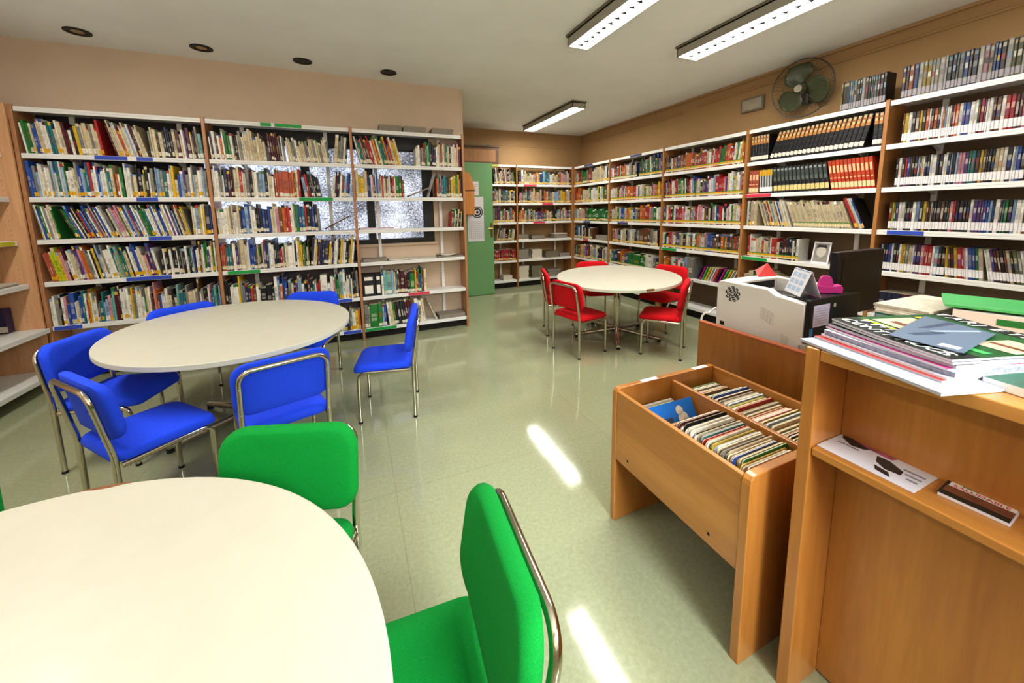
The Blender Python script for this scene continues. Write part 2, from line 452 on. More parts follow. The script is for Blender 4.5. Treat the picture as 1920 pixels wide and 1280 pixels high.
# ------------------------------------------------------------------ bookcases
ZA = [2.436, 2.051, 1.678, 1.308, 0.929, 0.521, 0.136]
ZR = [2.370, 2.010, 1.651, 1.288, 0.933, 0.543, 0.150]
LIP = 0.042
class Case:
    """one bookcase: origin at the front of its first side panel, e runs along the front, n into the shelf"""
    def __init__(s, o, e, n, W, zs, depth):
        s.o, s.e, s.n, s.W, s.zs, s.depth = Vector(o), Vector(e), Vector(n), W, zs, depth
        s.T = Matrix(((e[0], n[0], 0, o[0]), (e[1], n[1], 0, o[1]), (0, 0, 1, 0), (0, 0, 0, 1)))
def build_case(case, label, panel_mat, first_panel=True, last_panel=True, tags=(), deep=(), group=None, back=None):
    W, D = case.W, case.depth
    root = thing('bookcase', label, 'bookcase', (0, 0, 0), 0, group)
    root.matrix_world = case.T
    top = case.zs[0] + .012
    ps = ([0] if first_panel else []) + ([W] if last_panel else [])
    for x in ps:
        MB().box(x - .014, x + .014, -.008, D, 0, top).build('side_panel', panel_mat, root, bevel=.003)
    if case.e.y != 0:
        MB().box(.015, W - .015, D - .0015, D + .004, 0, case.zs[0] - .005).build('back_panel', M['back_brown'], root)  # added sheet, coloured like the wall in shelf shade
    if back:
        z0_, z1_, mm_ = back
        MB().box(.015, W - .1 if z1_ > 2 else W - .015, D - .0015, D + .004, z0_, z1_).build('back_panel', M[mm_], root)  # added sheet that darkens the bay, shade put into its colour
    boards = []
    for i, z in enumerate(case.zs):
        d0 = -.1 if i in deep else 0.0
        b = MB().box(.016, W - .016, d0, D - .02, z - .022, z)
        b.box(.016, W - .016, d0, d0 + .012, z - LIP, z - .022)
        boards.append(b.build('shelf_board', M['white_metal'], root, bevel=.003))
    for fx in (.2, .8):
        u = MB().box(W * fx - .018, W * fx + .018, D - .018, D - .002, 0.02, case.zs[0])
        for z in case.zs[1:]:
            u.add([(W * fx - .012, D - .02, z - .03), (W * fx + .012, D - .02, z - .03), (W * fx - .012, D - .02, z - .07), (W * fx + .012, D - .02, z - .07), (W * fx - .012, D - .15, z - .024), (W * fx + .012, D - .15, z - .024)], [(0, 1, 5, 4), (0, 4, 2), (1, 3, 5), (2, 4, 5, 3), (0, 2, 3, 1)])
        u.build('upright', M['white_metal'], root)
    MB().box(.016, W - .016, .06, .08, 0.002, case.zs[-1] - LIP).build('plinth', M['dark_gap'], root)
    for (bi, s0, s1, key) in tags:
        d0 = -.1 if bi in deep else 0.0
        z = case.zs[bi]
        MB().box(s0, s1, d0 - .0035, d0 - .0005, z - .037, z - .003).build('label_strip', M['tag_' + key], boards[bi])
    return root

AX = [0.0, 1.3, 2.619, 3.9]
caseA = [Case((AX[i], 0, 0), (1, 0), (0, 1), AX[i + 1] - AX[i], ZA, .245) for i in range(3)]
RY = [2.025, 0.865, -0.377, -1.637, -2.861, -4.09]
RX = 6.809
caseR = [Case((RX, RY[i], 0), (0, -1), (1, 0), RY[i] - RY[i + 1], ZR, .30) for i in range(5)]
BXs = [4.26, 5.531, 6.78]
BY = 2.03
caseB = [Case((BXs[i], BY, 0), (1, 0), (0, 1), BXs[i + 1] - BXs[i], [z - .0 for z in ZR], .30) for i in range(2)]
build_case(caseA[0], 'tall bookcase with blue shelf tags behind the blue chairs, next to peg-holed panel', M['panel'], True, True,
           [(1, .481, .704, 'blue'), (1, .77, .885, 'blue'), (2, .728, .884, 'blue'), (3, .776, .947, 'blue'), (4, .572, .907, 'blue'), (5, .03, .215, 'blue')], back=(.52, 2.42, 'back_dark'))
build_case(caseA[1], 'middle one of the bookcases before the frosted window, green tag on its top', M['panel'], False, True,
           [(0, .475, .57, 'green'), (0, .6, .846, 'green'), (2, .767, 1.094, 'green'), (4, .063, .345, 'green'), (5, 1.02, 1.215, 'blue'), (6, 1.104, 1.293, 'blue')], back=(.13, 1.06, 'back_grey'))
build_case(caseA[2], 'half-empty bookcase with newspapers on top, its end beside the green door', M['panel'], False, True,
           [(5, .538, .792, 'red'), (6, .023, .375, 'green')])
build_case(caseR[0], 'narrow-looking bookcase of children’s books in the far corner, navy tag on top'.replace('’', ''), M['panel_r'], True, True,
           [(0, .377, .642, 'navy'), (3, .36, .596, 'navy'), (4, .36, .52, 'red')])
build_case(caseR[1], 'bookcase second from the far corner, behind the red chairs, navy tag on top', M['panel_r'], False, True, [(0, .527, .786, 'navy'), (3, .244, .504, 'navy')])
build_case(caseR[2], 'bookcase third from the far corner, green tag on its fourth board', M['panel_r'], False, True, [(4, .033, .303, 'green')], deep=())
build_case(caseR[3], 'bookcase of black and orange encyclopedias below the wall fan', M['panel_r'], False, True, [(2, .02, .307, 'red'), (4, .026, .317, 'green')])
build_case(caseR[4], 'bookcase full of DVD cases behind the monitor, blue tag on one board', M['panel_r'], False, True, [(3, .088, .313, 'blue')])
build_case(caseB[0], 'bookcase on the rear wall partly hidden by the green door', M['panel_r'], True, True, [(0, .663, .895, 'yellow'), (3, .78, .86, 'yellow')])
build_case(caseB[1], 'rear-wall bookcase with red tags and stacked magazines, next to the room corner', M['panel_r'], False, True,
           [(1, .146, .423, 'red'), (2, .551, .793, 'red'), (3, .347, .61, 'red')])
# the bookcase on the left wall, only its end and the tips of its shelves are in view
lt = thing('bookcase', 'light wood bookcase end with peg holes and bare white shelf tips', 'bookcase')
pm = MB().box(XL + .02, -.016, -.03, -.008, 0, 2.45)
pm.build('side_panel', M['panel_light'], lt, bevel=.002)
ph = MB()
for px_ in (-.11, -.34):
    for k in range(52):
        z = .22 + k * .042
        ph.cyl((px_, -.0305, z), (px_, -.0295, z), .003, seg=8)
ph.build('peg_holes', M['chip'], lt)
for i, z in enumerate(ZA):
    xf = {6: .05, 5: .02, 4: -.06}.get(i, -.08)
    b = MB().box(XL + .03, xf, -1.6, -.034, z - .022, z).box(xf - .012, xf, -1.6, -.034, z - LIP, z - .022).build('shelf_board', M['white_metal'], lt, bevel=.003)
    if i == 3: MB().box(xf + .0005, xf + .003, -.32, -.07, z - .037, z - .004).build('label_strip', M['tag_yellow'], b)
    if i == 1: MB().box(xf + .0005, xf + .003, -.3, -.08, z - .037, z - .004).build('label_strip', M['tag_blue'], b)
MB().box(XL + .03, -.02, -1.63, -1.6, 0, 2.45).build('side_panel', M['panel_light'], lt)

# ------------------------------------------------------------------ books
PAL = {  # code: (colour name, hex)
    'w': ('white', '#e2dfd6'), 'c': ('cream', '#cdbf9f'), 'e': ('grey', '#86857f'), 'k': ('black', '#1b1b1f'), 'b': ('blue', '#2a4f9c'),
    's': ('pale blue', '#8fa9c4'), 't': ('teal', '#1f6f78'), 'g': ('green', '#24742f'), 'y': ('yellow', '#cfae2a'), 'o': ('orange', '#c96a24'),
    'r': ('red', '#ae2a2b'), 'm': ('maroon', '#4c1822'), 'p': ('purple', '#5a3a78'), 'n': ('brown', '#6d482c'), 'i': ('pink', '#cf939f'),
    'l': ('lime', '#bcc81f'), 'f': ('rust', '#b0553a'), 'd': ('navy', '#232c4a'), 'q': ('olive', '#696a34'), 'a': ('aqua', '#78aaa2')}
PALR = dict(PAL)
RECS = []
def shade(c, f):
    return tuple(min(1, x * f) for x in c)
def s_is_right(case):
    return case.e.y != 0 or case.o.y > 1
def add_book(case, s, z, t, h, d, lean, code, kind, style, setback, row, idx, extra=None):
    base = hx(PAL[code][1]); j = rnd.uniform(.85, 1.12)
    base = shade(base, j * (.68 if s_is_right(case) else 1))  # dimmer right and rear cases: the shade is darkened into the book colour
    lum = sum(base) / 3
    ink = hx('#e9e4d4') if lum < .18 else hx('#2b2a30')
    if rnd.random() < .3: ink = hx(rnd.choice(['#c9a23a', '#b8302f', '#2f5a9c', '#e9e4d4', '#222222']))
    page = hx('#d8cfb8')
    # height bands: (z_top, spine colour, centre colour)
    bands = []
    if style == 'dvd':
        wht = hx('#dcdadc'); base = shade(base, .8 if code != 'w' else 1)
        c2 = shade(hx(PAL[rnd.choice('kkwberdpn')][1]), 1)
        bands = [(.016, base, base), (.075, wht, wht), (.42 * h, base, base), (.62 * h, base, tuple(.6 * p_ + .4 * q_ for p_, q_ in zip(base, c2))), (.78 * h, base, tuple(.7 * p_ + .3 * q_ for p_, q_ in zip(base, ink))), (.92 * h, base, base), (h, shade(base, .6), shade(base, .6))]
    elif style == 'vhs':
        wht = hx('#8d888c'); base = shade(base, .4)
        tp = hx(rnd.choice(['#7f8a86', '#94917f', '#3f7070', '#8d8068', '#5a686e']))
        bands = [(.012, base, base), (.062, wht, wht), (.5 * h, base, base), (.66 * h, base, shade(hx(PAL[rnd.choice('wkyrse')][1]), .5)), (.84 * h, base, base), (.95 * h, base, tp), (h, base, base)]
    elif style == 'encb':
        bands = [(.02, base, base), (.06, hx('#d9d2c4'), hx('#d9d2c4')), (.3 * h, base, base), (.31 * h, hx('#4a4a52'), hx('#4a4a52')), (.5 * h, base, base), (.51 * h, hx('#4a4a52'), hx('#4a4a52')),
                 (.66 * h, base, base), (.76 * h, hx('#8a5a2c'), hx('#b07a3c')), (.84 * h, hx('#3a2416'), hx('#c9a878')), (.9 * h, hx('#7a4a26'), hx('#9a6834')), (.98 * h, base, hx('#c0a070')), (h, base, base)]
    elif style == 'enco':
        pale = hx('#e8b48c')
        bands = [(.018, base, base), (.07, hx('#d6c59a'), hx('#d6c59a')), (.38 * h, base, base), (.42 * h, base, pale), (.58 * h, base, base), (.82 * h, base, pale), (h, base, base)]
    elif style == 'encg':
        bands = [(.02, base, base), (.075, hx('#cdbd80'), hx('#cdbd80')), (.3 * h, base, hx('#4c5a52')), (.45 * h, base, base), (.6 * h, base, hx('#55605a')), (.85 * h, base, hx('#3a423e')), (.93 * h, base, hx('#8a9290')), (h, base, base)]
    elif style == 'ency':
        bands = [(.02, base, base), (.07, hx('#e4e4e2'), hx('#e4e4e2')), (.72 * h, base, hx('#a4a8a8')), (.96 * h, hx('#b98f1e'), hx('#c79c22')), (h, base, base)]
    elif style == 'box':
        bands = [(.03, base, base), (.06, base, hx('#e9e5da')), (.13, base, hx('#ece8dc')), (.19, base, base), (.23, base, hx('#e9e5da')), (h, base, base)]
    else:
        z0 = rnd.uniform(.008, .02)
        lab = {'y': rnd.choice(['#d9a81f', '#d9a81f', '#e6e2d8', '#c8bfa8', None, None]), 'w': rnd.choice(['#ded9cc', '#ded9cc', '#d8cba8', None]),
               'g': '#cda324', 'c': rnd.choice(['#d8b24a', '#cfc2a0', '#b8a070']), 'n': None, 'gw': '#cfc29a'}[style]
        bands.append((z0, base, base))
        if lab:
            z1 = z0 + rnd.uniform(.03, .042)
            if style in ('g', 'gw'):
                z0b = .028; bands[-1] = (.014, base, base)
                bands.append((z0b, hx('#d2c7a4'), hx('#d2c7a4')))
                if style == 'g' : bands.append((.047, hx('#c79d20'), hx('#cda324')))
                else: bands.append((.045, hx('#cabc90'), hx('#cabc90')))
                bands.append((.055, hx('#3f7a34'), hx('#3f7a34')))
                z1 = .055
            else:
                bands.append((z1, hx(lab), hx(lab)))
        else:
            z1 = z0 + .01
        rest = h - z1
        c2 = base if rnd.random() < .62 else shade(hx(PAL[rnd.choice('wckbrgymes')][1]), 1)
        k = rnd.uniform(.12, .3)
        bands.append((z1 + rest * k, base, base))
        nt_ = rnd.randint(1, 2); zz = z1 + rest * k; span = rest * rnd.uniform(.25, .5) / nt_
        mixc = rnd.uniform(.12, .5) if t > .014 else rnd.uniform(.05, .25)
        inkm = tuple(p_ * (1 - mixc) + q_ * mixc for p_, q_ in zip(base, ink))
        for q in range(nt_):
            zz += span * .75; bands.append((zz, base, inkm))
            zz += span * .25; bands.append((zz, base, base))
        if zz < h * .86: bands.append((h * .9, base, base)); bands.append((h, c2, c2))
        else: bands.append((h, base, base))
    r = min(.004, t * .25)
    plan = [(0, d), (0, r), (t * .18, 0), (t * .82, 0), (t, r), (t, d)]
    n = len(plan)
    zs = [0] + [b[0] for b in bands]
    V = []; F = []; C = []
    for zz in zs:
        for (a, b_) in plan: V.append((a, b_, zz))
    for li, (zt, cs, cc) in enumerate(bands):
        for k in range(n):
            k2 = (k + 1) % n
            F.append((li * n + k, li * n + k2, (li + 1) * n + k2, (li + 1) * n + k))
            C.append(cc if k == 2 else (page if k == 5 else (cs if k in (1, 3) else base)))
    F.append(tuple(reversed(range(n)))); C.append(page)
    F.append(tuple(len(bands) * n + k for k in range(n))); C.append(base if style in ('dvd', 'vhs', 'box') else shade(page, .9))
    # lean about a lower corner
    a = R(lean)
    ca, sa = math.cos(a), math.sin(a)
    out = []
    piv = t if a > 0 else 0.0
    for (x, y, zz) in V:
        x -= piv
        out.append((x * ca + zz * sa + piv / 1.0, y, -x * sa + zz * ca))
    # seat on the board and move along the shelf; s is where the foot touches
    mnx = s - (piv if a > 0 else 0) + (0 if a <= 0 else 0)
    W3 = []
    for (x, y, zz) in out:
        p = case.T @ Vector((mnx + x, setback + y, z + zz + .0006))
        W3.append(p)
    cx = sum((p.x for p in W3)) / len(W3); cy = sum((p.y for p in W3)) / len(W3)
    RECS.append(dict(kind=kind, V=W3, F=F, C=C, base=Vector((cx, cy, z)), code=code, t=t, h=h, row=row, idx=idx, lean=lean, extra=extra))

def run(case, row, f0, f1, codes, lean=0, h=.25, hv=.035, d=.19, kind='book', style='y', setback=.014, z=None, start=0, thick=None, lean2=None, shuffle_lean=0, extra=None, tv=.45):
    """a run of books along one shelf from f0 to f1 (fractions of the bay)"""
    W = case.W - .034
    s0 = .017 + f0 * W; s1 = .017 + f1 * W
    zz = case.zs[row['b']] if z is None else z
    n = len(codes)
    hs = [max(.12, rnd.gauss(h * (1.07 if style in 'yw' else 1.0), hv)) for _ in range(n)]
    hmax = zz_gap(case, row) - .02
    hs = [min(v, hmax) for v in hs]
    ws = []
    for c in codes:
        k = rnd.uniform(1 - tv, 1 + tv)
        if c.isupper(): k *= 2.2
        ws.append(k)
    leans = [lean if lean2 is None else lean + (lean2 - lean) * i / max(1, n - 1) for i in range(n)]
    # room for the tilt at the side it leans to
    pad = max(hs) * math.sin(abs(R(leans[0]))) if leans[0] < -.1 else 0
    padr = max(hs) * math.sin(abs(R(leans[-1]))) if leans[-1] > .1 else 0
    tot = sum(w_ / math.cos(R(l)) for w_, l in zip(ws, leans))
    avail = (s1 - s0) - pad - padr
    if lean2 is not None: avail *= .93
    sc = avail / tot
    s = s0 + pad
    for i, c in enumerate(codes):
        t = ws[i] * sc * .97; l = leans[i]
        if shuffle_lean and l == 0 and rnd.random() < .12: l = 0
        stepw = ws[i] * sc / math.cos(R(l))
        if lean2 is not None: stepw *= 1.075 * 1.0
        foot = s if l <= 0 else s + stepw
        hh = hs[i]
        lim = hmax / max(.5, math.cos(R(l)))
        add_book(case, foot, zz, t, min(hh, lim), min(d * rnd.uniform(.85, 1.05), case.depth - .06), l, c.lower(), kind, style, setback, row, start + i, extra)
        s += stepw
def zz_gap(case, row):
    b = row['b']
    if b == 0: return .36
    return case.zs[b - 1] - LIP - case.zs[b]

SH = {1: 'top shelf', 2: 'second shelf', 3: 'third shelf', 4: 'fourth shelf', 5: 'fifth shelf', 6: 'bottom shelf', 0: 'roof'}
CASEN = {'A1': ('the peg-holed panel', 'blue-tagged bookcase'), 'A2': ('its divider', 'middle window bookcase'), 'A3': ('its divider', 'bookcase beside green door'),
         'R0': ('the room corner', 'far-corner bookcase'), 'R1': ('the corner side', 'second bookcase from corner'), 'R2': ('the corner side', 'third bookcase from corner'),
         'R3': ('the corner side', 'encyclopedia bookcase'), 'R4': ('the encyclopedia side', 'DVD bookcase'), 'B0': ('the door', 'bookcase behind green door'), 'B1': ('the door side', 'rear corner bookcase'), 'L0': ('the end panel', 'peg-holed bookcase')}
counts = {}
def row(cs, b):
    return dict(case=cs, b=b)
def seg(cs, b, f0, f1, codes, **k):
    case = {'A': caseA, 'R': caseR, 'B': caseB}[cs[0]][int(cs[1]) - (1 if cs[0] == 'A' else 0)]
    key = (cs, b, k.get('kind', 'book'))
    st = counts.get(key, 0)
    run(case, row(cs, b), f0, f1, codes, start=st, **k)
    counts[key] = st + len(codes)

# --- long bookcase, bay 1 (blue tags)
seg('A1', 1, 0, .42, 'wggcbbccwwttcwcmmwkyeccceccr', lean=-5, h=.245, style='y', hv=.03)
seg('A1', 1, .43, .66, 'mcccwoowccwswmmwccc', lean=-12, h=.25, style='y')
seg('A1', 1, .665, .995, 'ecckckdkkcmcwpmcnkea', lean=-3, h=.235, style='w', hv=.02)
seg('A1', 2, 0, .5, 'bbeswwcwwesctwsgwwcebsttrwwbswwwatcnowg', h=.245, style='y', lean=-1.5, hv=.035)
seg('A1', 2, .505, .995, 'wwweckkcqkwekssetwcycbspewescwwse', h=.24, style='y', hv=.035)
seg('A1', 3, 0, .12, 'ewbgwewcg', lean=-7, h=.28, style='y', hv=.02)
seg('A1', 3, .12, .86, 'mggbwkckrbsmbwersmwbwweekcsiiigcwbsrbwsweggtwwwbwwbbwcwpwpskwcncye', lean=-19, lean2=-11, h=.262, style='y', hv=.028)
seg('A1', 3, .87, .995, 'cwsywyDb', h=.25, style='y', hv=.03)
seg('A1', 4, 0, .64, 'ffflLyiimwwccppiooeewkykscewwwtcaegtcckwwbbwcwcimpdw', lean=-9, h=.262, style='y', hv=.035)
seg('A1', 4, .645, .86, 'kwkkwkkwkekwktcb', lean=-2, h=.235, style='w', hv=.012)
seg('A1', 4, .865, .995, 'wwncwggpwygw', h=.26, style='y', hv=.03)
seg('A1', 5, 0, .995, 'wweekwibBwcbtwroywwwnettssiaaMmwwwwcyewwwwgccwnmionbwwWcckcaTteCcenwemkwibtagbs', h=.235, style='y', hv=.04)
# --- bay 2
seg('A2', 1, 0, .38, 'wdwmwowGgwkkcecwcccccccc', h=.24, style='w', hv=.025, lean=-3)
seg('A2', 1, .385, .5, 'mmmmmekw', h=.255, style='w', lean=-3, hv=.012)
seg('A2', 1, .505, .84, 'wcceewcccceewccewcceccwe', lean=-7, h=.225, style='w', hv=.03)
seg('A2', 1, .865, .995, 'ceeewk', lean=7, h=.26, style='w', hv=.02)
seg('A2', 2, 0, .41, 'wwweewdmmkccrwcedkcwesskwcw', h=.255, style='w', hv=.03)
seg('A2', 2, .415, .6, 'ffFFfoncr', h=.262, style='w', hv=.012)
seg('A2', 2, .6, .75, 'srmkekkk', lean=-7, h=.24, style='w', hv=.02)
seg('A2', 2, .83, .995, 'wmmdwnsbk', lean=7, h=.25, style='w', hv=.02)
seg('A2', 3, 0, .72, 'wwwwcecwcdbsbwwkkdbdbccwinorrwwegbtrkdbke', h=.255, style='w', hv=.028, lean=-1)
seg('A2', 4, 0, .62, 'fffttnwwpeCcwwbbbncgmcpdswwkdkrigwcWwkwyyqgkcq', h=.255, style='w', hv=.028)
seg('A2', 4, .625, .995, 'dcympdDDycdwwwkkycwkkeyww', lean=7, h=.26, style='w', hv=.028)
seg('A2', 5, 0, .995, 'kkwwwwyeeddrnwwKKkwsobbnecmpsswkkmktwrrWwWiggeawwwwewkke', h=.245, style='y', hv=.035)
seg('A2', 6, .7, .995, 'yoowykggbdewwyo', h=.22, style='y', hv=.02)
# --- bay 3
seg('A3', 1, 0, .42, 'wtgimnrrrwoyrwgtgoborwyyc', lean=-13, h=.272, style='w', hv=.025)
seg('A3', 1, .55, .995, 'wweergagkkdwwcnowegcckwwccim', h=.24, style='w', hv=.03)
seg('A3', 2, 0, .12, 'cyycd', h=.25, style='w')
seg('A3', 2, .12, .43, 'bwidwbsecrcwncwmrwGGrg', h=.225, style='w', hv=.025)
seg('A3', 2, .66, .73, 'wcw', lean=17, h=.30, style='n', hv=.01)
seg('A3', 2, .74, .995, 'oeditTtmnqyyygyom', h=.23, style='w', hv=.015)
seg('A3', 3, .87, .995, 'rgwkckc', lean=6, h=.225, style='n', hv=.02)
seg('A3', 5, .0, .17, 'KK', h=.26, style='box', hv=.004)
seg('A3', 5, .172, .6, 'waAsctnmMmkkGyrgbgrc', h=.255, style='w', hv=.02)
seg('A3', 6, 0, .2, 'eeGGsb', h=.25, style='w', hv=.015)
seg('A3', 6, .2, .58, 'wcgkkkkmmmnwcwc', lean=-6, h=.27, style='w', hv=.012)
seg('A3', 6, .6, .70, 'wce', lean=-22, h=.25, style='w', hv=.012)
# --- right-hand wall, from the corner towards the desk
rowsR0 = ['ecnrgGernnccccccccwke', 'roOncccccgwwwwygwcgnc', 'swwcciinggggggggggggg', 'kbtwdwkckdwn', 'kegroccibrnccswkkkwewe']
for b, c in enumerate(rowsR0, 1): seg('R0', b, 0, .995 if b != 4 else .55, c, h=.25 if b != 3 else .235, style='c', hv=.025)
seg('R1', 1, 0, .55, 'iwrrtorckooocwcekccd', h=.225, style='gw', hv=.02)
seg('R1', 1, .56, .995, 'dkggkegwgdgdep', h=.25, style='g', hv=.03, lean=-5)
seg('R1', 2, 0, .995, 'wwwcncciitwnooORwkwwcegccccniooyo', h=.215, style='g', hv=.02)
seg('R1', 3, 0, .995, 'nwcccgwbbcoycwbenooorriegww', h=.23, style='g', hv=.02)
seg('R1', 4, .06, .96, 'eriiekwcckewwcdkeNNnnecwm', h=.23, style='c', hv=.015)
seg('R1', 5, 0, .995, 'wgbdnocnbgGGGgwwwek', h=.245, style='gw', hv=.018)
seg('R2', 1, 0, .62, 'nnkkwnoempnonnoOononrnrrcw', h=.225, style='g', hv=.018)
seg('R2', 1, .62, .995, 'rwrrrgggrorrwwgwyo', h=.24, style='g', hv=.02, lean=6)
seg('R2', 2, 0, .45, 'mimcrrwwrrggcgwmmrwsbg', h=.24, style='g', hv=.02, lean=-3)
seg('R2', 2, .455, .995, 'cwckepppwwwsRRripcwwsywwer', h=.23, style='g', hv=.02)
seg('R2', 3, 0, .995, 'ppnwwrrmgwprrriiwwwnesrrwiiwnkckewbdrrwkwiwgccwwr', h=.235, style='g', hv=.016)
seg('R2', 4, 0, .995, 'wgkwrniwnbecKcwcnwgoicwiebbnnnkogodngrnw', h=.215, style='g', hv=.018)
seg('R2', 5, .03, .34, 'oyoncwwrwnw', h=.235, style='gw', hv=.025)
seg('R2', 5, .345, .47, 'SE', h=.27, style='n', hv=.01)
seg('R3', 1, .02, .185, 'kkkkkk', h=.285, kind='encyclopedia_volume', style='encb', hv=.001, tv=.02)
seg('R3', 1, .19, .935, 'kkkkkkkkkkkkkkkkkkkkk', lean=18, lean2=12, h=.292, kind='encyclopedia_volume', style='encb', hv=.001, tv=.02)
seg('R3', 1, .94, .995, 'kk', h=.285, kind='encyclopedia_volume', style='encb', hv=.001, tv=.02)
seg('R3', 2, .02, .115, 'fff', h=.262, kind='encyclopedia_volume', style='enco', hv=.001, tv=.05)
seg('R3', 2, .115, .245, 'kkkkk', h=.268, kind='encyclopedia_volume', style='ency', hv=.001, lean=-3, tv=.02)
seg('R3', 2, .235, .70, 'kkkkkkkkkkkkk', h=.272, kind='encyclopedia_volume', style='encg', hv=.001, lean=-6, lean2=-10, tv=.04)
PAL['f'] = ('orange-red', '#d0481f')
seg('R3', 2, .665, .99, 'fffffffffff', h=.28, kind='encyclopedia_volume', style='enco', hv=.001, lean=-11, lean2=-9, tv=.02)
PAL['f'] = ('rust', '#b0553a')
seg('R3', 3, .02, .12, 'wgicccc', h=.262, style='y', hv=.008)
seg('R3', 3, .12, .43, 'ccecencrcaccmwbccwcw', h=.268, style='y', hv=.008, lean=-19)
seg('R3', 3, .37, .87, 'cccccccccccccccccccccccc', h=.268, style='gw', hv=.006, lean=-20)
seg('R3', 3, .795, .955, 'Rcwbk', h=.285, style='y', hv=.006, lean=-23)
seg('R3', 4, .05, .51, 'rwwwccwrccewRrcKmmkkdwkw', h=.215, style='g', hv=.02)
seg('R3', 5, .03, .4, 'ccgeccwcck', h=.22, style='c', hv=.02)
seg('R4', 6, .05, .1, 'e', h=.2, style='n')
D = ['nywknykowkokwoswwkrowbbwwkrpwwmnwrrmmicwkqkwwwkk', 'kwkrbnkksncwkkwwkkwwksksiipgtkynkkkccwkwsbkwkwwwrk', 'nygpwwkkkwskynkckkknkkirkkkkwpppbbskwmtgkswwnwrrrb', 'skkbwkkwyyecwpmirrrwskkynkyrriwbbgcwwpmnknckqewww']
fe = .72
seg('R4', 1, .07, fe, D[0], h=.235, kind='dvd_case', style='dvd', hv=.003, d=.15, setback=.02)
seg('R4', 2, .06, fe, D[1], h=.235, kind='dvd_case', style='dvd', hv=.003, d=.15, setback=.02)
seg('R4', 3, .05, fe, D[2], h=.235, kind='dvd_case', style='dvd', hv=.003, d=.15, setback=.02)
seg('R4', 4, .03, .36, D[3][:23], h=.235, kind='dvd_case', style='dvd', hv=.003, d=.15, setback=.02)
seg('R4', 4, .345, .53, D[3][23:35], h=.235, kind='dvd_case', style='dvd', hv=.003, d=.15, setback=.02, lean=-6)
seg('R4', 4, .512, fe, D[3][35:], h=.235, kind='dvd_case', style='dvd', hv=.003, d=.15, setback=.02, lean=-11)
PAL['k'] = ('black', '#23211f'); 
seg('R3', 0, .715, .985, 'yKssckkwnkgeenmk', h=.25, kind='video_case', style='vhs', hv=.004, d=.15, setback=.02)
seg('R4', 0, .04, fe, 'pnobwyywcwwkkeebndwicbbkwqqwkqqqqpwk', h=.25, kind='video_case', style='vhs', hv=.004, d=.15, setback=.02)
PAL['k'] = ('black', '#1b1b1f')
seg('R4', 5, .03, .26, 'dddddd', h=.2, style='n', hv=.002, setback=.06)
# --- rear wall
for b, c in enumerate(['kcwnwcnrwekcneg', 'reckcwntteqcke', 'enppcgircwneoc'], 1):
    seg('B0', b, .62, .985, c, h=.24, style='c', hv=.025, lean=-6 if b == 1 else 0)
seg('B0', 4, .66, .985, 'cncecmmcgcw', h=.23, style='c', lean=9)
seg('B0', 5, .62, .985, 'rrrmrrrrrrmrr', h=.215, style='c', hv=.012)
seg('B1', 1, .02, .99, 'kpwccccccciowybtsttswwcccnociiecwn', h=.225, style='c', hv=.03)
seg('B1', 2, .02, .99, 'kineegpeccoccickoocneycsseyYocwn', h=.225, style='c', hv=.03)
seg('B1', 3, .02, .99, 'ococwnsckecgsppntoccwnkkcsnwecipe', h=.225, style='c', hv=.03)

# ---- turn the records into objects
def book_mesh(name, recs, origin):
    V = []; F = []; C = []
    for r in recs:
        o = len(V)
        V += [p - origin for p in r['V']]
        F += [tuple(i + o for i in f) for f in r['F']]; C += r['C']
    me = bpy.data.meshes.new(name); me.from_pydata(V, [], F)
    me.materials.append(M['book'])
    at = me.attributes.new('Col', 'FLOAT_COLOR', 'FACE')
    flat = []
    for c in C: flat += [c[0], c[1], c[2], 1.0]
    at.data.foreach_set('color', flat)
    bm = bmesh.new(); bm.from_mesh(me); bmesh.ops.recalc_face_normals(bm, faces=bm.faces); bm.to_mesh(me); bm.free()
    ob = bpy.data.objects.new(name, me); COL.objects.link(ob); ob.location = origin
    return ob
def px_size(r):
    q = [to_px(p) for p in r['V']]
    if any(x is None for x in q): return 0
    us = [x[0] for x in q]; vs = [x[1] for x in q]
    if max(us) < 4 or min(us) > 1916: return 0
    hidden = 0.15 if (r['row']['case'], r['row']['b']) in (('A2', 6), ('R3', 5), ('R4', 5), ('R4', 6), ('A1', 6)) else 1
    dd = min(x[2] for x in q)
    return r['t'] * r['h'] / dd ** 2 * hidden
books = [r for r in RECS if r['kind'] == 'book']
for r in RECS: r['size'] = px_size(r)
# books wholly hidden behind the blue table are left to the mass of books
books.sort(key=lambda r: -r['size'])
single = books[:296]; rest = books[296:]
ADJ = lambda r: 'thick' if r['t'] > .032 else ('slim' if r['t'] < .014 else ('tall' if r['h'] > .285 else ('short' if r['h'] < .2 else '')))
def book_label(r, noun):
    cs, b = r['row']['case'], r['row']['b']
    ref, where = CASEN[cs]
    a = ADJ(r)
    lean_ = ' leaning' if abs(r['lean']) > 6 and not a else ''
    if len(PAL[r['code']][0].split()) > 1 or len((a + lean_).split()) > 1: a = ''
    return ' '.join(f"{a}{lean_} {PAL[r['code']][0]} {noun} {ordinal(r['idx'] + 1)} from {ref} on {SH[b]} of {where}".split())
for r in single:
    o = book_mesh('book', [r], r['base'])
    tag(o, book_label(r, 'book'), 'book', f"books on the {SH[r['row']['b']]} of the {CASEN[r['row']['case']][1]}")
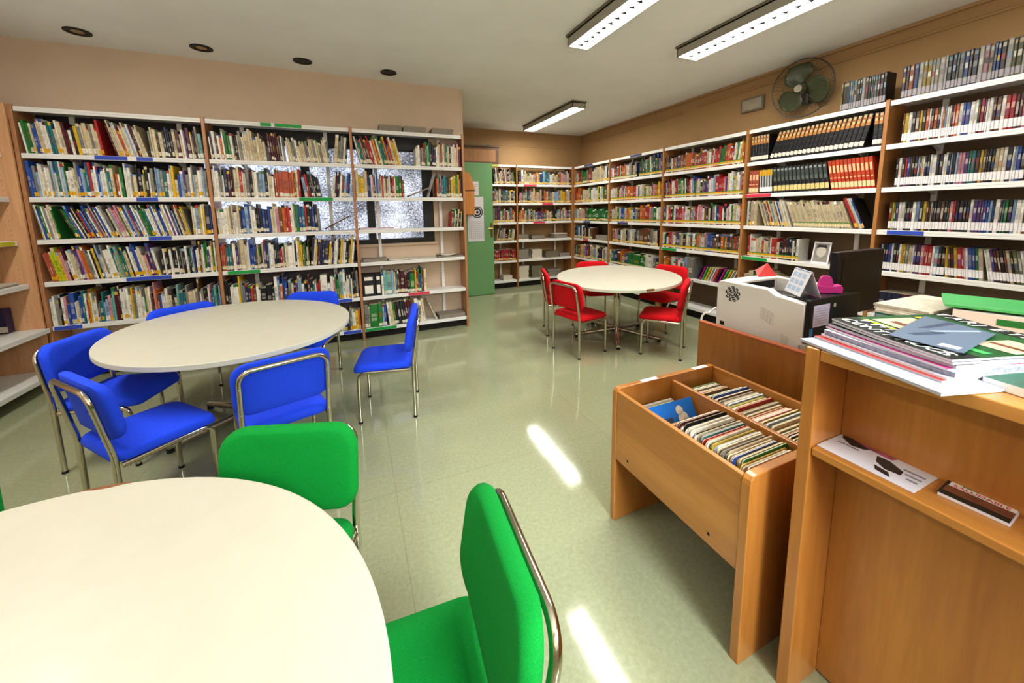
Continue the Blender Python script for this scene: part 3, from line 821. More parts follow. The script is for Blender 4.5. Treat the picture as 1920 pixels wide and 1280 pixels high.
for r in RECS:
    if r['kind'] == 'book': continue
    if r['size'] == 0: continue
    o = book_mesh(r['kind'], [r], r['base'])
    cs, b = r['row']['case'], r['row']['b']
    if r['kind'] == 'dvd_case':
        tag(o, f"{PAL[r['code']][0]} DVD case with white label {ordinal(r['idx'] + 1)} from encyclopedia side on {SH[b]} of DVDs", 'DVD', f'DVD cases on the {SH[b]}')
    elif r['kind'] == 'video_case':
        if cs == 'R3': tag(o, f"{PAL[r['code']][0]} video case {ordinal(r['idx'] + 1)} from the fan on top of encyclopedia bookcase", 'video case', 'video cases on top of the bookcases')
        else: tag(o, f"{PAL[r['code']][0]} video case {ordinal(r['idx'] + 1)} from encyclopedia side on top of DVD bookcase", 'video case', 'video cases on top of the bookcases')
    else:
        nm = PAL[r['code']][0] if not (b == 2 and r['code'] == 'f' and r['idx'] > 10) else 'orange-red'
        tag(o, f"{nm} encyclopedia volume {ordinal(r['idx'] + 1)} from the corner side on {SH[b]} of encyclopedia bookcase", 'encyclopedia volume', f'encyclopedia volumes on the {SH[b]}')
mass = book_mesh('shelved_books', rest, Vector((5.5, 0.5, 0)))
tag(mass, 'remaining rows of smaller shelved books filling the bookcases around the room', 'books')
mass['kind'] = 'stuff'

# purple book on the left wall bookcase
o = MB().box(-.035, .035, -.035, .035, 0, .215).build('book', [M['cover_purple']], bevel=.004, loc=(-.226, -.075, ZA[5] + .001))
tag(o, 'fat purple book standing alone on the shelf tip by the peg-holed panel', 'book')
MB().box(-.0355, .0355, -.0365, -.035, .012, .06).build('spine_label', M['newsprint_pale'], o)

# ------------------------------------------------------------------ flat magazines and newspapers
def flat(name, label, cat, loc, w_, d_, t_, rz, m, group=None, cover=None, curl=0.0):
    """a lying magazine: page block with a slightly proud cover"""
    n = 7
    b = MB()
    vs = []; fs = []
    for i in range(n):
        x = -w_ / 2 + w_ * i / (n - 1)
        dz = curl * ((2 * i / (n - 1) - 1) ** 2)
        for y in (-d_ / 2, d_ / 2):
            vs += [(x, y, dz), (x, y, dz + t_)]
    for i in range(n - 1):
        a = i * 4; c = a + 4
        fs += [(a, c, c + 2, a + 2), (a + 1, a + 3, c + 3, c + 1), (a, a + 1, c + 1, c), (a + 2, c + 2, c + 3, a + 3)]
    fs += [(0, 2, 3, 1), ((n - 1) * 4, (n - 1) * 4 + 1, (n - 1) * 4 + 3, (n - 1) * 4 + 2)]
    b.add(vs, fs)
    o = b.build(name, m, loc=loc)
    o.rotation_euler = (0, 0, rz)
    tag(o, label, cat, group)
    if cover:
        cm = MB()
        vs = [(p[0] * .995, p[1] * .995, p[2] + .0006) for k, p in enumerate(vs) if k % 2 == 1]
        fs = [(2 * i, 2 * i + 2, 2 * i + 3, 2 * i + 1) for i in range(n - 1)]
        cm.add(vs, fs).build('cover', cover, o)
    return o
# three piles of newspapers on top of the bookcase by the door
for pi_, (x0, x1) in enumerate(((2.93, 3.18), (3.20, 3.46), (3.53, 3.79))):
    z = ZA[0]
    for k in range(3):
        flat('newspaper', f"folded grey newspaper {['lowest', 'middle', 'topmost'][k]} of the pile {['nearest the divider', 'between two other piles', 'beside the wall end'][pi_]} on bookcase top".replace('nearest the', 'by the'), 'newspaper',
             ((x0 + x1) / 2 + rnd.uniform(-.01, .01), .11, z + .0005), x1 - x0, .2, .022, R(rnd.uniform(-3, 3)), M['newsprint'], 'newspaper piles on the bookcase top')
        z += .0226
# newspapers on the fourth shelf of the same bookcase
for k, (x0, x1, t_, mm) in enumerate(((2.66, 2.93, .03, 'newsprint'), (2.95, 3.17, .012, 'newsprint_pale'), (3.18, 3.5, .008, 'newsprint_pale'), (3.55, 3.87, .014, 'newsprint'))):
    flat('newspaper', f"{['dark folded newspaper beside the divider', 'pale newspaper second from the divider', 'thin pale newspaper third from the divider', 'creased newspaper beside the end panel'][k]} on half-empty shelf", 'newspaper',
         ((x0 + x1) / 2, .11, ZA[4] + .001), x1 - x0, .19, t_, R(rnd.uniform(-4, 4)), M[mm], 'newspapers lying on the fourth shelf', curl=.006)
flat('magazine', 'creased newspaper corner lying on top of another by the end panel', 'newspaper', (3.66, .1, ZA[4] + .023), .2, .16, .012, R(14), M['newsprint_pale'], curl=.012)
flat('book', 'thin red book lying flat on the third shelf of the half-empty bookcase', 'book', (2.74, .12, ZA[3] + .001), .19, .17, .018, R(3), M['paper'], cover=M['red_paper'])
flat('book', 'white and red pamphlet lying beyond the flat red book', 'book', (2.95, .12, ZA[3] + .001), .18, .17, .014, R(-6), M['paper'], cover=M['red_paper'])
flat('magazine', 'grey photo magazine lying on the bottom shelf beside the end panel', 'magazine', (3.695, .11, ZA[6] + .001), .345, .2, .05, R(2), M['newsprint'], cover=M['newsprint'])
# slanting single books in the gaps
o = MB().box(-.15, .15, -.09, .09, 0, .014).build('book', M['box_brown'], loc=(2.42, .12, ZA[3] + .085)); o.rotation_euler = (0, R(-28), 0)
tag(o, 'thin brown book slumped against the divider in front of the bright window pane', 'book')
o = MB().box(-.13, .13, -.085, .085, 0, .016).build('book', M['newsprint'], loc=(3.345, .12, ZA[2] + .058)); o.rotation_euler = (0, R(-22), 0)
tag(o, 'grey book slumped at an angle in the gap of the second shelf by the door', 'book')
# left wall bookcase magazines
for k in range(2):
    flat('magazine', ['grey magazine lying lower on the shelf tip by the peg-holed panel', 'paler magazine lying upper on the shelf tip by the peg-holed panel'][k], 'magazine', (-.24, -.34 + .02 * k, ZA[4] + .001 + k * .0115), .3, .5, .011, R(2 * k), M[['newsprint', 'newsprint_pale'][k]], 'magazines on the peg-holed bookcase')
# rear wall magazine stacks
def mag_stack(case, cs, bi, fx, w_, n, name_, tt=.02, tone=None):
    z = case.zs[bi]
    for k in range(n):
        p = case.T @ Vector((fx * case.W, .15, z + .0008))
        mm = M[rnd.choice(['newsprint', 'newsprint_pale', 'taupe', 'newsprint'])] if not tone else M[tone]
        flat('magazine', f"magazine {['lowest', 'second', 'third', 'fourth', 'fifth', 'sixth'][k]} of the {name_} on rear-wall {SH[bi]}", 'magazine', p, w_ * rnd.uniform(.93, 1.03), .22, tt, R(rnd.uniform(-3, 3)) + (R(90) if case.e.y else 0), mm, 'magazine stacks on the rear-wall bookcase')
        z += tt + .0008
mag_stack(caseB[1], 'B1', 4, .12, .22, 5, 'stack by the divider')
mag_stack(caseB[1], 'B1', 4, .38, .28, 4, 'stack second from divider')
mag_stack(caseB[1], 'B1', 4, .8, .32, 5, 'stack by the room corner')
mag_stack(caseB[1], 'B1', 5, .12, .22, 6, 'tall stack by the divider', .032, 'newsprint')
mag_stack(caseB[1], 'B1', 5, .36, .22, 6, 'tall stack second from divider', .03, 'newsprint_pale')
mag_stack(caseB[1], 'B1', 5, .64, .3, 5, 'stack third from divider', .025, 'taupe')
mag_stack(caseB[1], 'B1', 5, .88, .24, 3, 'low stack by the room corner', .024, 'newsprint')
mag_stack(caseB[1], 'B1', 6, .12, .22, 6, 'tall stack by the divider', .042, 'newsprint_pale')
mag_stack(caseB[1], 'B1', 6, .36, .25, 6, 'tall stack second from divider', .04, 'taupe')
mag_stack(caseB[1], 'B1', 6, .68, .3, 4, 'stack third from divider', .035, 'newsprint')
mag_stack(caseB[0], 'B0', 6, .84, .2, 3, 'stack behind the door', .03, 'newsprint_pale')
mag_stack(caseR[0], 'R0', 4, .77, .36, 4, 'pile in far-corner bookcase', .022, 'newsprint')
# leaning row of picture books low in the third bookcase
for k in range(13):
    o = MB().box(-.004, .004, 0, .2, 0, .2).build('picture_book', M[['cover_purple', 'pink', 'folder_green', 'ink_yellow', 'newsprint_pale', 'paper', 'red_paper'][k % 7]], loc=(RX + .02, -1.02 - k * .041, ZR[5] + .001))
    o.rotation_euler = (0, R(0), R(-90)); o.rotation_euler = (R(0), 0, R(-90))
    o.matrix_world = Matrix.Translation((RX + .03, -1.02 - k * .041, ZR[5] + .004)) @ Matrix.Rotation(R(24), 4, 'X') @ Matrix.Rotation(R(-90), 4, 'Z')
    tag(o, f"slim picture book {ordinal(k + 1)} from the corner in the tilted row low behind the printer", 'book', 'tilted picture books')

# ------------------------------------------------------------------ chairs
def rounded_poly(w_, h_, r, n=6):
    pts = []
    for cx_, cy_, a0 in ((w_ / 2 - r, h_ / 2 - r, 0), (-w_ / 2 + r, h_ / 2 - r, 90), (-w_ / 2 + r, -h_ / 2 + r, 180), (w_ / 2 - r, -h_ / 2 + r, 270)):
        for k in range(n + 1):
            a = R(a0 + 90 * k / n); pts.append((cx_ + r * math.cos(a), cy_ + r * math.sin(a)))
    return pts
def pad_mesh(w_, h_, r, t_, warp, rim=.014):
    """cushion: rounded outline in (x, y), thickness t_ along z with soft rim; warp maps points"""
    layers = [(1 - rim * 1.6, 0), (1 - rim * .5, .06), (1.0, .25), (1.0, .42), (1 - rim * .3, .62), (1 - rim * .85, .82), (1 - rim * 1.5, .94), (1 - rim * 2.2, 1.0)]
    b = MB(); n = 0; rings = []
    for sc, zt in layers:
        pl = rounded_poly(w_ * sc, h_ * sc, r * sc)
        n = len(pl)
        rings.append([warp(x, y, zt * t_) for x, y in pl])
    # inner rings to make the faces smooth
    def inner(ring_z):
        out = []
        q = (1 - rim * 2.2) if ring_z else (1 - rim * 1.6)
        for f in (.75, .5, .25):
            out.append([warp(x * f, y * f, ring_z) for x, y in rounded_poly(w_ * q, h_ * q, r * q)])
        return out
    allr = list(reversed(inner(0))) + rings + inner(t_)
    vs = [p for ring in allr for p in ring]
    fs = []
    for i in range(len(allr) - 1):
        for k in range(n):
            k2 = (k + 1) % n
            fs.append((i * n + k, i * n + k2, (i + 1) * n + k2, (i + 1) * n + k))
    fs.append(tuple(reversed(range(n)))); fs.append(tuple((len(allr) - 1) * n + k for k in range(n)))
    return b.add(vs, fs)
HW = .2; TR_ = .0125
def arc(c, r, a0, a1, u, v, n=6):
    c, u, v = Vector(c), Vector(u), Vector(v)
    return [c + u * (r * math.cos(R(a0 + (a1 - a0) * k / n))) + v * (r * math.sin(R(a0 + (a1 - a0) * k / n))) for k in range(n + 1)]
def make_chair(name, label, mkey, group):
    t = thing(name, label, 'chair', group=group)
    def seat_warp(x, y, z):
        k = max(0, (y - .1) / .1)
        zz = .385 + z + .012 * math.exp(-((x / .13) ** 2)) * (z / .055) - .03 * k * k * .5
        zz += -.006 * (1 - (x / .2) ** 2) * 0
        return (x, y + .015, zz)
    pad_mesh(.415, .42, .06, .045, seat_warp, .03).build('seat', M[mkey], t, smooth=True)
    def back_warp(x, y, z):
        # x across, y up the back, z forward; slight curve round the sitter
        zz = .632 + y
        lean = -.195 - (zz - .42) * .155
        return (x, lean + .008 + z + .028 * (x / .22) ** 2, zz)
    pad_mesh(.455, .284, .075, .048, back_warp, .05).build('backrest', M[mkey], t, smooth=True)
    for sx in (-1, 1):
        x = sx * HW
        # front leg bends back under the seat
        path = [(x, .19, .012), (x, .187, .325)] + [tuple(p) for p in arc((x, .187 - .05, .325), .05, 0, 90, (0, 1, 0), (0, 0, 1))][1:] + [(x, -.17, .372)]
        fl_ = MB().tube(path, TR_, 12).build('leg', M['chrome'], t, smooth=True)
        MB().cyl((x, .19, 0), (x, .19, .014), .0145, seg=12).build('rubber_foot', M['black_rubber'], fl_)
        rl_ = MB().tube([(x, -.19, .012), (x, -.19, .40)], TR_, 12).build('leg', M['chrome'], t, smooth=True)
        MB().cyl((x, -.19, 0), (x, -.19, .014), .0145, seg=12).build('rubber_foot', M['black_rubber'], rl_)
    # hoop round the back
    def Bk(x, z): return (x, -.19 - max(0, z - .42) * .165, z)
    path = [Bk(-HW, .40), Bk(-HW, .44), Bk(-HW, .56), Bk(-HW, .675)]
    path += [Bk(-HW + .06 - .06 * math.cos(R(a)), .685 + .06 * math.sin(R(a))) for a in range(0, 91, 15)]
    path += [Bk(HW - .06 + .06 * math.sin(R(a)), .685 + .06 * math.cos(R(a))) for a in range(0, 91, 15)]
    path += [Bk(HW, .675), Bk(HW, .56), Bk(HW, .44), Bk(HW, .40)]
    bf = MB().tube(path, TR_, 12).build('back_frame', M['chrome'], t, smooth=True)
    MB().tube([(-HW, -.12, .372), (HW, -.12, .372)], .009, 8).tube([(-HW, .1, .372), (HW, .1, .372)], .009, 8).build('cross_bar', M['chrome'], t, smooth=True)
    sc = MB()
    for sx in (-1, 1):
        for z in (.52, .66):
            p = Bk(sx * HW, z)
            sc.cyl((p[0], p[1] - TR_ - .001, p[2]), (p[0], p[1] - TR_ + .002, p[2]), .004, seg=8)
    sc.build('screws', M['grey_paint'], bf)
    return t
def place(o, x, y, deg):
    o.location = (x, y, 0); o.rotation_euler = (0, 0, R(deg - 90)); return o
blue0 = make_chair('chair', 'blue padded chair alone on open floor between blue table and red table', 'blue', 'blue chairs around the oval table')
place(blue0, 2.765, -1.743, 169.3)
for (x, y, a, lab) in ((2.134, -2.27, 108.6, 'blue padded chair with its back to the two green chairs, chrome hoop in view'),
                       (1.53, -2.235, 42, 'blue padded chair with its full seat pulled out, between green table and blue-chair table'),
                       (1.15, -1.585, -13.8, 'blue padded chair whose backrest stands before the peg-holed bookcase end'),
                       (1.37, -1.0, -52, 'blue padded chair seen only by its back edge behind table, before blue-tagged bookcase'),
                       (2.135, -.925, -106.7, 'blue padded chair at the table rim before the middle window bookcase')):
    c = copy_tree(blue0); c['label'] = lab; place(c, x, y, a)
red0 = make_chair('chair', 'red padded chair at the far table seen from behind, closest to the open floor', 'red', 'red chairs around the far table')
place(red0, 4.745, -1.348, 10.9)
for (x, y, a, lab) in ((5.526, -1.755, 128, 'red padded chair between the far table and the printer desk'),
                       (4.905, -.69, -22, 'red padded chair beside the far table, closest to the green door'),
                       (5.60, -.455, -108, 'red padded chair behind the far table, before the far-corner bookcase'),
                       (6.135, -1.11, -168, 'red padded chair behind the far table, before the third bookcase from corner')):
    c = copy_tree(red0); c['label'] = lab; place(c, x, y, a)
green0 = make_chair('chair', 'green padded chair at the table rim facing the camera, seen by its backrest', 'green', 'green chairs around the closest table')
place(green0, 2.268, -3.43, -109)
for (x, y, a, lab) in ((2.64, -3.93, 176, 'green padded chair with seat and chrome back hoop, turned towards the wooden counter'),
                       (1.429, -3.358, -62.8, 'green padded chair at the picture edge, only a sliver of its back showing')):
    c = copy_tree(green0); c['label'] = lab; place(c, x, y, a)

# ------------------------------------------------------------------ tables
def oval(a, b, ang, n=96):
    ca, sa = math.cos(R(ang)), math.sin(R(ang))
    return [(a * math.cos(t) * ca - b * math.sin(t) * sa, a * math.cos(t) * sa + b * math.sin(t) * ca) for t in (2 * PI * k / n for k in range(n))]
def make_table(label, x, y, a, b, ang, feet0, col=(0, 0), chips=()):
    t = thing('reading_table', label, 'table', (x, y, 0))
    H = .728
    top = MB().prism(oval(a, b, ang), H - .032, H, 0, 1).build('tabletop', [M['laminate'], M['edge_band']], t, bevel=.004, seg=2)
    for (a0, a1) in chips:
        pts = oval(a + .0012, b + .0012, ang, 360)
        arcp = [pts[int(k) % 360] for k in range(a0, a1 + 1)]
        inn = [(p[0] * (1 - .012 * math.sin(PI * i / max(1, len(arcp) - 1)) - .003), p[1] * (1 - .012 * math.sin(PI * i / max(1, len(arcp) - 1)) - .003)) for i, p in enumerate(arcp)]
        MB().prism(arcp + inn[::-1], H - .02, H + .0008).build('chipped_edge', M['chip'], t)
    cx_, cy_ = col
    MB().cyl((cx_, cy_, .05), (cx_, cy_, H - .04), .042, seg=24).build('column', M['chrome'], t, smooth=True)
    MB().cyl((cx_, cy_, H - .05), (cx_, cy_, H - .032), .16, seg=24).build('top_plate', M['black_plastic'], t)
    for k in range(5):
        d = R(feet0 + 72 * k)
        u = Vector((math.cos(d), math.sin(d), 0))
        c0 = Vector((cx_, cy_, 0))
        f = MB().tube([c0 + u * .02 + Vector((0, 0, .085)), c0 + u * .3 + Vector((0, 0, .055)), c0 + u * .5 + Vector((0, 0, .036))], .028, 12, r_end=.02).build('leg', M['chrome'], t, smooth=True)
        p = c0 + u * .485
        MB().cyl((p.x, p.y, 0), (p.x, p.y, .024), .02, seg=12).build('rubber_foot', M['black_rubber'], f)
    return t
make_table('cream oval reading table surrounded by the blue chairs', 1.777, -1.498, .805, .707, 119.2, 211, (.05, .0))
make_table('cream round-topped reading table surrounded by the red chairs', 5.413, -1.135, .844, .697, 42.7, 234, (0.0, 0), chips=((213, 220),))
make_table('large cream round table closest to the camera with the green chairs', 1.794, -4.07, .795, .795, 0, 30, (0, 0), chips=((80, 88),))

# ------------------------------------------------------------------ comic browser box
bx = thing('comic_browser', 'low wooden browser trough of comics standing against the counter', 'display trough', (0, 0, 0))
BX0, BX1, BYa, BYb, BZ = 3.648, 4.305, -3.30, -3.965, .675
def rpanel(y0, y1, mm):
    # end panel with rounded upper corners, profile in x-z
    r = .03
    prof = [(BX0, 0), (BX1, 0), (BX1, BZ - r)] + [(BX1 - r + r * math.sin(R(a)), BZ - r + r * math.cos(R(a))) for a in (60, 30, 0)] + [(BX0 + r - r * math.sin(R(a)), BZ - r + r * math.cos(R(a))) for a in (0, 30, 60)] + [(BX0, BZ - r)]
    T = Matrix(((1, 0, 0, 0), (0, 0, 1, 0), (0, 1, 0, 0), (0, 0, 0, 1)))
    return MB().prism(prof, y0, y1, T=T).build('end_panel', mm, bx, bevel=.003)
pA = rpanel(BYa - .028, BYa, M['beech']); pB = rpanel(BYb, BYb + .03, M['beech'])
for s0, s1 in ((3.806, 3.905), (4.145, 4.24)):
    MB().box(s0, s1, BYa - .027, BYa - .003, BZ - .0005, BZ + .0008).build('white_label', M['ink_white'], pA)
yin0, yin1 = BYb + .031, BYa - .029
fb = MB().box(BX0 + .004, BX0 + .024, yin0, yin1, .325, BZ - .012).build('front_board', M['beech_y'], bx, bevel=.002)
sb = MB()
for y_ in (-3.41, -3.83): sb.cyl((BX0 + .0035, y_, .365), (BX0 + .006, y_, .365), .006, seg=10)
sb.build('screws', M['black_rubber'], fb)
MB().box(BX1 - .03, BX1 - .012, yin0, yin1, .3, BZ - .006).build('back_board', M['beech_y'], bx, bevel=.002)
MB().box(3.985, 4.003, yin0, yin1, .40, BZ - .022).build('divider', M['beech_y'], bx, bevel=.002)
MB().box(BX0 + .026, 3.983, -3.60, -3.588, .40, BZ - .045).build('divider', M['beech_y'], bx, bevel=.002)
MB().box(BX0 + .026, BX1 - .032, yin0, yin1, .385, .398).build('bottom_board', M['beech_y'], bx)
# comics: each one leans a little; covers in worn mixed colours
cc_front = 'wiymwkykwwewkswcswtrrcwgcyswcnmeeccncbycgycw'
cc_back = 'gwcecnrngctrcykgbcnewewslwrrcgecrrcicybsycncgrmngcmn'
cc_left = 'swcg'
def comic(x0, x1, y, z0, h, t, lean, code, label, group):
    c = shade(hx(PAL[code][1]), rnd.uniform(.85, 1.1))
    pg = hx(rnd.choice(['#cdbf9c', '#d9cdb0', '#b9a67c', '#e0dccc', '#a8906a']))
    T = Matrix.Translation((0, y, z0)) @ Matrix.Rotation(R(lean), 4, 'X')
    b = MB(); n = 0
    r = .012
    V = []
    prof = [(x0, 0), (x1, 0), (x1, h - r), (x1 - r * .4, h - r * .3), (x1 - r, h), (x0 + r, h), (x0 + r * .4, h - r * .3), (x0, h - r)]
    ys = [0, -.0016, -(t - .0016), -t]
    for yy in ys:
        V += [T @ Vector((px_, yy, pz)) for px_, pz in prof]
    m = len(prof); F = []; C = []
    for i in range(3):
        for k in range(m):
            k2 = (k + 1) % m
            F.append((i * m + k, i * m + k2, (i + 1) * m + k2, (i + 1) * m + k))
            C.append(c if i != 1 or k == 7 else pg)
    F += [tuple(range(m)), tuple(3 * m + k for k in range(m))]; C += [c, c]
    o = book_mesh('comic_book', [dict(V=V, F=F, C=C)], Vector(((x0 + x1) / 2, y, z0)))
    return tag(o, label, 'comic book', group)
y = -3.622; dy = (3.622 - 3.918) / -len(cc_front)
for k, c in enumerate(cc_front):
    x0 = 3.722 + rnd.uniform(-.012, .012)
    comic(x0, x0 + rnd.uniform(.238, .246), y, .402, .243 + rnd.uniform(-.008, .008), dy * rnd.uniform(.75, .9), -4, c, f'{PAL[c][0]} comic {ordinal(k + 1)} from the cross divider in the row along the front board', 'comics in the front row of the trough')
    y -= dy
y = -3.372; dy = (3.918 - 3.372) / len(cc_back)
for k, c in enumerate(cc_back):
    x0 = 4.012 + rnd.uniform(0, .012)
    comic(x0, x0 + rnd.uniform(.236, .246), y, .402, (.205 if k < 14 else .243) + rnd.uniform(-.008, .008), dy * rnd.uniform(.72, .88), -3, c, f'{PAL[c][0]} comic {ordinal(k + 1)} from the white-labelled end in the row along the back board', 'comics in the back row of the trough')
    y -= dy
y = -3.372
for k, c in enumerate(cc_left):
    x0 = 3.69 + rnd.uniform(-.006, .006)
    comic(x0, x0 + .255, y, .402, .185 + rnd.uniform(-.006, .006), .008, -3, c, f'pale {PAL[c][0]} comic {ordinal(k + 1)} from the white-labelled end in the half-empty compartment', 'comics in the half-empty compartment')
    y -= .0115
ob = thing('comic_book', 'bright blue and yellow comic leaning face up in the half-empty compartment', 'comic book', (3.83, -3.565, .43))
ob.rotation_euler = (R(-31), 0, R(0))
MB().box(-.135, .14, -.008, .0, .0, .225).build('pages', M['paper'], ob)
MB().box(-.136, .141, -.0095, -.0082, .0, .226).build('cover', M['comic_blue'], ob, bevel=.0005)
MB().box(-.136, .141, -.0105, -.0096, .0, .05).box(.09, .141, -.0105, -.0096, .05, .09).build('yellow_band', M['comic_yellow'], ob)
bl = MB()
for (x_, z_, rr) in ((.06, .15, .028), (.075, .115, .034), (.085, .08, .03), (.05, .185, .02)):
    bl.cyl((x_, -.0104, z_), (x_, -.0097, z_), rr, seg=16)
bl.build('pale_print', M['newsprint_pale'], ob)
MB().box(-.05, .0, -.0104, -.0097, .11, .165).build('dark_patch', M['slate_dark'], ob)
text('TU', .05, M['ink_red'], ob, (-.02, -.0112, .012), (R(90), 0, 0), 'lettering', ext=.0003)

# ------------------------------------------------------------------ counter
ct = thing('service_counter', 'tall beech service counter with a leaflet shelf, closest to the camera', 'counter')
CXf, CYl, CZ = 3.72, -4.042, 1.11
YE = -6.2
MB().box(CXf - .001, 4.66, CYl - .034, CYl, 0, CZ).build('side_panel', M['beech'], ct, bevel=.003)
MB().box(CXf, 4.66, YE, CYl - .035, CZ - .031, CZ).build('top', M['beech_edge'], ct, bevel=.003)
MB().box(3.865, 3.883, YE, CYl - .035, 0.012, CZ - .032).build('back_panel', M['beech'], ct)
MB().box(CXf + .002, 3.864, YE, CYl - .035, .803, .826).build('leaflet_shelf', M['beech_y'], ct, bevel=.003)
MB().box(CXf, 4.66, YE - .034, YE, 0, CZ - .032).build('side_panel', M['beech'], ct)

# magazines on the counter: curled pile
ms = []
def curled(name, label, x0, x1, y0, y1, z, t_, sag0, m, cov, rot=0.0, group='magazines piled on the counter', drop=0.02):
    """magazine lying on the counter; the front long edge (x0) droops, the near-door end (y1) rises a little"""
    nx, ny = 8, 10
    def P(i, k, dz):
        fx, fy = i / (nx - 1), k / (ny - 1)
        x = x0 + (x1 - x0) * fx; yy = y0 + (y1 - y0) * fy
        zz = z + sag0 * fy ** 2.2 - drop * (1 - fx) ** 3
        xc, yc = (x0 + x1) / 2, (y0 + y1) / 2
        ca, sa = math.cos(R(rot)), math.sin(R(rot))
        return (xc + (x - xc) * ca - (yy - yc) * sa, yc + (x - xc) * sa + (yy - yc) * ca, zz + dz)
    vs = [P(i, k, 0) for i in range(nx) for k in range(ny)] + [P(i, k, t_) for i in range(nx) for k in range(ny)]
    N = nx * ny; fs = []; mi = []
    for i in range(nx - 1):
        for k in range(ny - 1):
            a = i * ny + k
            fs.append((a, a + 1, a + ny + 1, a + ny)); mi.append(0)
            fs.append((N + a, N + a + ny, N + a + ny + 1, N + a + 1)); mi.append(1)
    edge = [i * ny for i in range(nx)] + [(nx - 1) * ny + k for k in range(1, ny)] + [i * ny + ny - 1 for i in range(nx - 2, -1, -1)] + [k for k in range(ny - 2, 0, -1)]
    for q in range(len(edge)):
        a, b2 = edge[q], edge[(q + 1) % len(edge)]
        fs.append((a, b2, N + b2, N + a)); mi.append(0)
    b = MB(); b.v = vs; b.f = fs; b.m = mi
    o = b.build(name, [m, cov], smooth=False)
    tag(o, label, 'magazine', group)
    return o, P
zc = CZ + .0015
pile = [('lowest magazine of the counter pile, its long corner overhanging the edge', .007, 'paper_grey', 'paper_grey', -17, 3.86, -4.22, .345, .33),
        ('second magazine from the bottom of the counter pile', .006, 'paper_grey', 'red_paper', -15, 3.905, -4.21, .33, .29),
        ('third magazine from the bottom of the counter pile, edged in red', .006, 'paper', 'paper_grey', -16, 3.915, -4.22, .33, .285),
        ('fourth magazine from the bottom of the counter pile with streaky page edges', .011, 'newsprint_grey', 'paper', -14, 3.925, -4.22, .33, .285),
        ('fifth magazine from the bottom of the counter pile with magenta cover', .005, 'paper', 'pink', -18, 3.93, -4.225, .335, .285),
        ('third magazine from the top of the counter pile', .007, 'paper_grey', 'cover_black', -16, 3.935, -4.225, .33, .285),
        ('magazine just under the topmost one of the counter pile', .005, 'paper', 'slate_dark', -19, 3.94, -4.235, .34, .28)]
for k, (lab, t_, m_, c_, rot, xc_, yc_, w_, l_) in enumerate(pile):
    curled('magazine', lab, xc_ - w_ / 2, xc_ + w_ / 2, yc_ - l_ / 2, yc_ + l_ / 2, zc, t_, .001 + .0012 * k, M[m_], M[c_], rot, drop=.002 if k else .0)
    zc += t_ + .0008
topm, P = curled('magazine', 'topmost magazine of the counter pile with dark green cover and white lettering', 3.945 - .175, 3.945 + .175, -4.235 - .14, -4.235 + .14, zc, .005, .010, M['paper'], M['cover_green'], -19, drop=.002)
TOPROT = -19
def on_cover(name, fx0, fx1, fy0, fy1, m, dz=.0008, n=5):
    vs = []; fs = []
    for a in range(n):
        for c in range(n):
            vs.append(P((fx0 + (fx1 - fx0) * a / (n - 1)) * 7, (fy0 + (fy1 - fy0) * c / (n - 1)) * 9, .005 + dz))
    for a in range(n - 1):
        for c in range(n - 1): q = a * n + c; fs.append((q, q + n, q + n + 1, q + 1))
    return MB().add(vs, fs).build(name, m, topm)
on_cover('dark_band', 0, .2, 0, 1, M['cover_black'], .0006)
on_cover('dark_band', .88, 1, 0, 1, M['cover_black'], .0006)
on_cover('photo', .28, .62, .66, .92, M['cover_sand'], .0009)
on_cover('photo', .36, .42, .72, .84, M['photo_brown'], .0013)
on_cover('photo', .45, .75, .02, .3, M['cover_sand'], .0009)
on_cover('photo', .56, .6, .05, .28, M['photo_brown'], .0013)
for q, (a, b2) in enumerate(((.21, .25), (.66, .72))): on_cover('yellow_text_line', a, b2, .6, .93, M['ink_yellow'], .0009)
on_cover('barcode', .1, .2, .1, .2, M['ink_white'], .001)
on_cover('green_text_line', .28, .34, .06, .22, M['folder_green'], .001)
# big white lettering along both long edges
for fx, lab, sz, f0_, st_ in ((.03, 'CONTINUOS', .042, .97, .104), (.15, 'VMI', .044, .93, .13), (.88, 'TARJETARO', .042, .99, .108)):
    for q, ch in enumerate(lab):
        p = P(fx * 7, (f0_ - q * st_) * 9, .0068)
        text(ch, sz, M['ink_white'], topm, p, (0, 0, R(-90 + TOPROT)), 'lettering', ext=.0004, shear=.15)
# slate-blue card on the top magazine
card = thing('postcard', 'slate blue card lying askew on the topmost magazine of the counter pile', 'card', (3.915, -4.235, zc + .0115))
card.rotation_euler = (R(1.5), R(-.5), 0)
T = None
cpoly = [(-.13, .05), (.155, .085), (.11, -.056), (-.13, -.075)]
MB().prism(cpoly, 0, .0012).build('card', M['card_blue'], card)
MB().prism([(-.075, .035), (.0, .012), (.012, .0), (-.0, -.006), (-.07, .02)], .0012, .0018).build('dark_print', M['slate_dark'], card)
MB().prism([(-.0, .045), (.13, .032), (.13, .015), (.02, .032)], .0012, .0017).build('dark_print', M['slate_dark'], card)
MB().prism([(.0, .022), (.105, -.03), (.098, -.036), (-.0, .012)], .0012, .0016).build('pale_print', M['slate_pale'], card)
MB().prism([(-.115, -.03), (-.09, -.03), (-.09, -.062), (-.115, -.062)], .0012, .0016).build('pale_print', M['newsprint_pale'], card)
# books with green and purple covers further along the counter
flat('magazine', 'dark green brochure under the purple one at the counter edge', 'magazine', (3.895, -4.475, CZ + .001), .25, .22, .018, R(-14), M['ink_white'], 'brochures along the counter edge', cover=M['folder_dark'])
flat('magazine', 'purple brochure overlapping the dark green one at the counter edge', 'magazine', (3.90, -4.525, CZ + .0215), .25, .19, .016, R(-12), M['ink_white'], 'brochures along the counter edge', cover=M['cover_purple'])
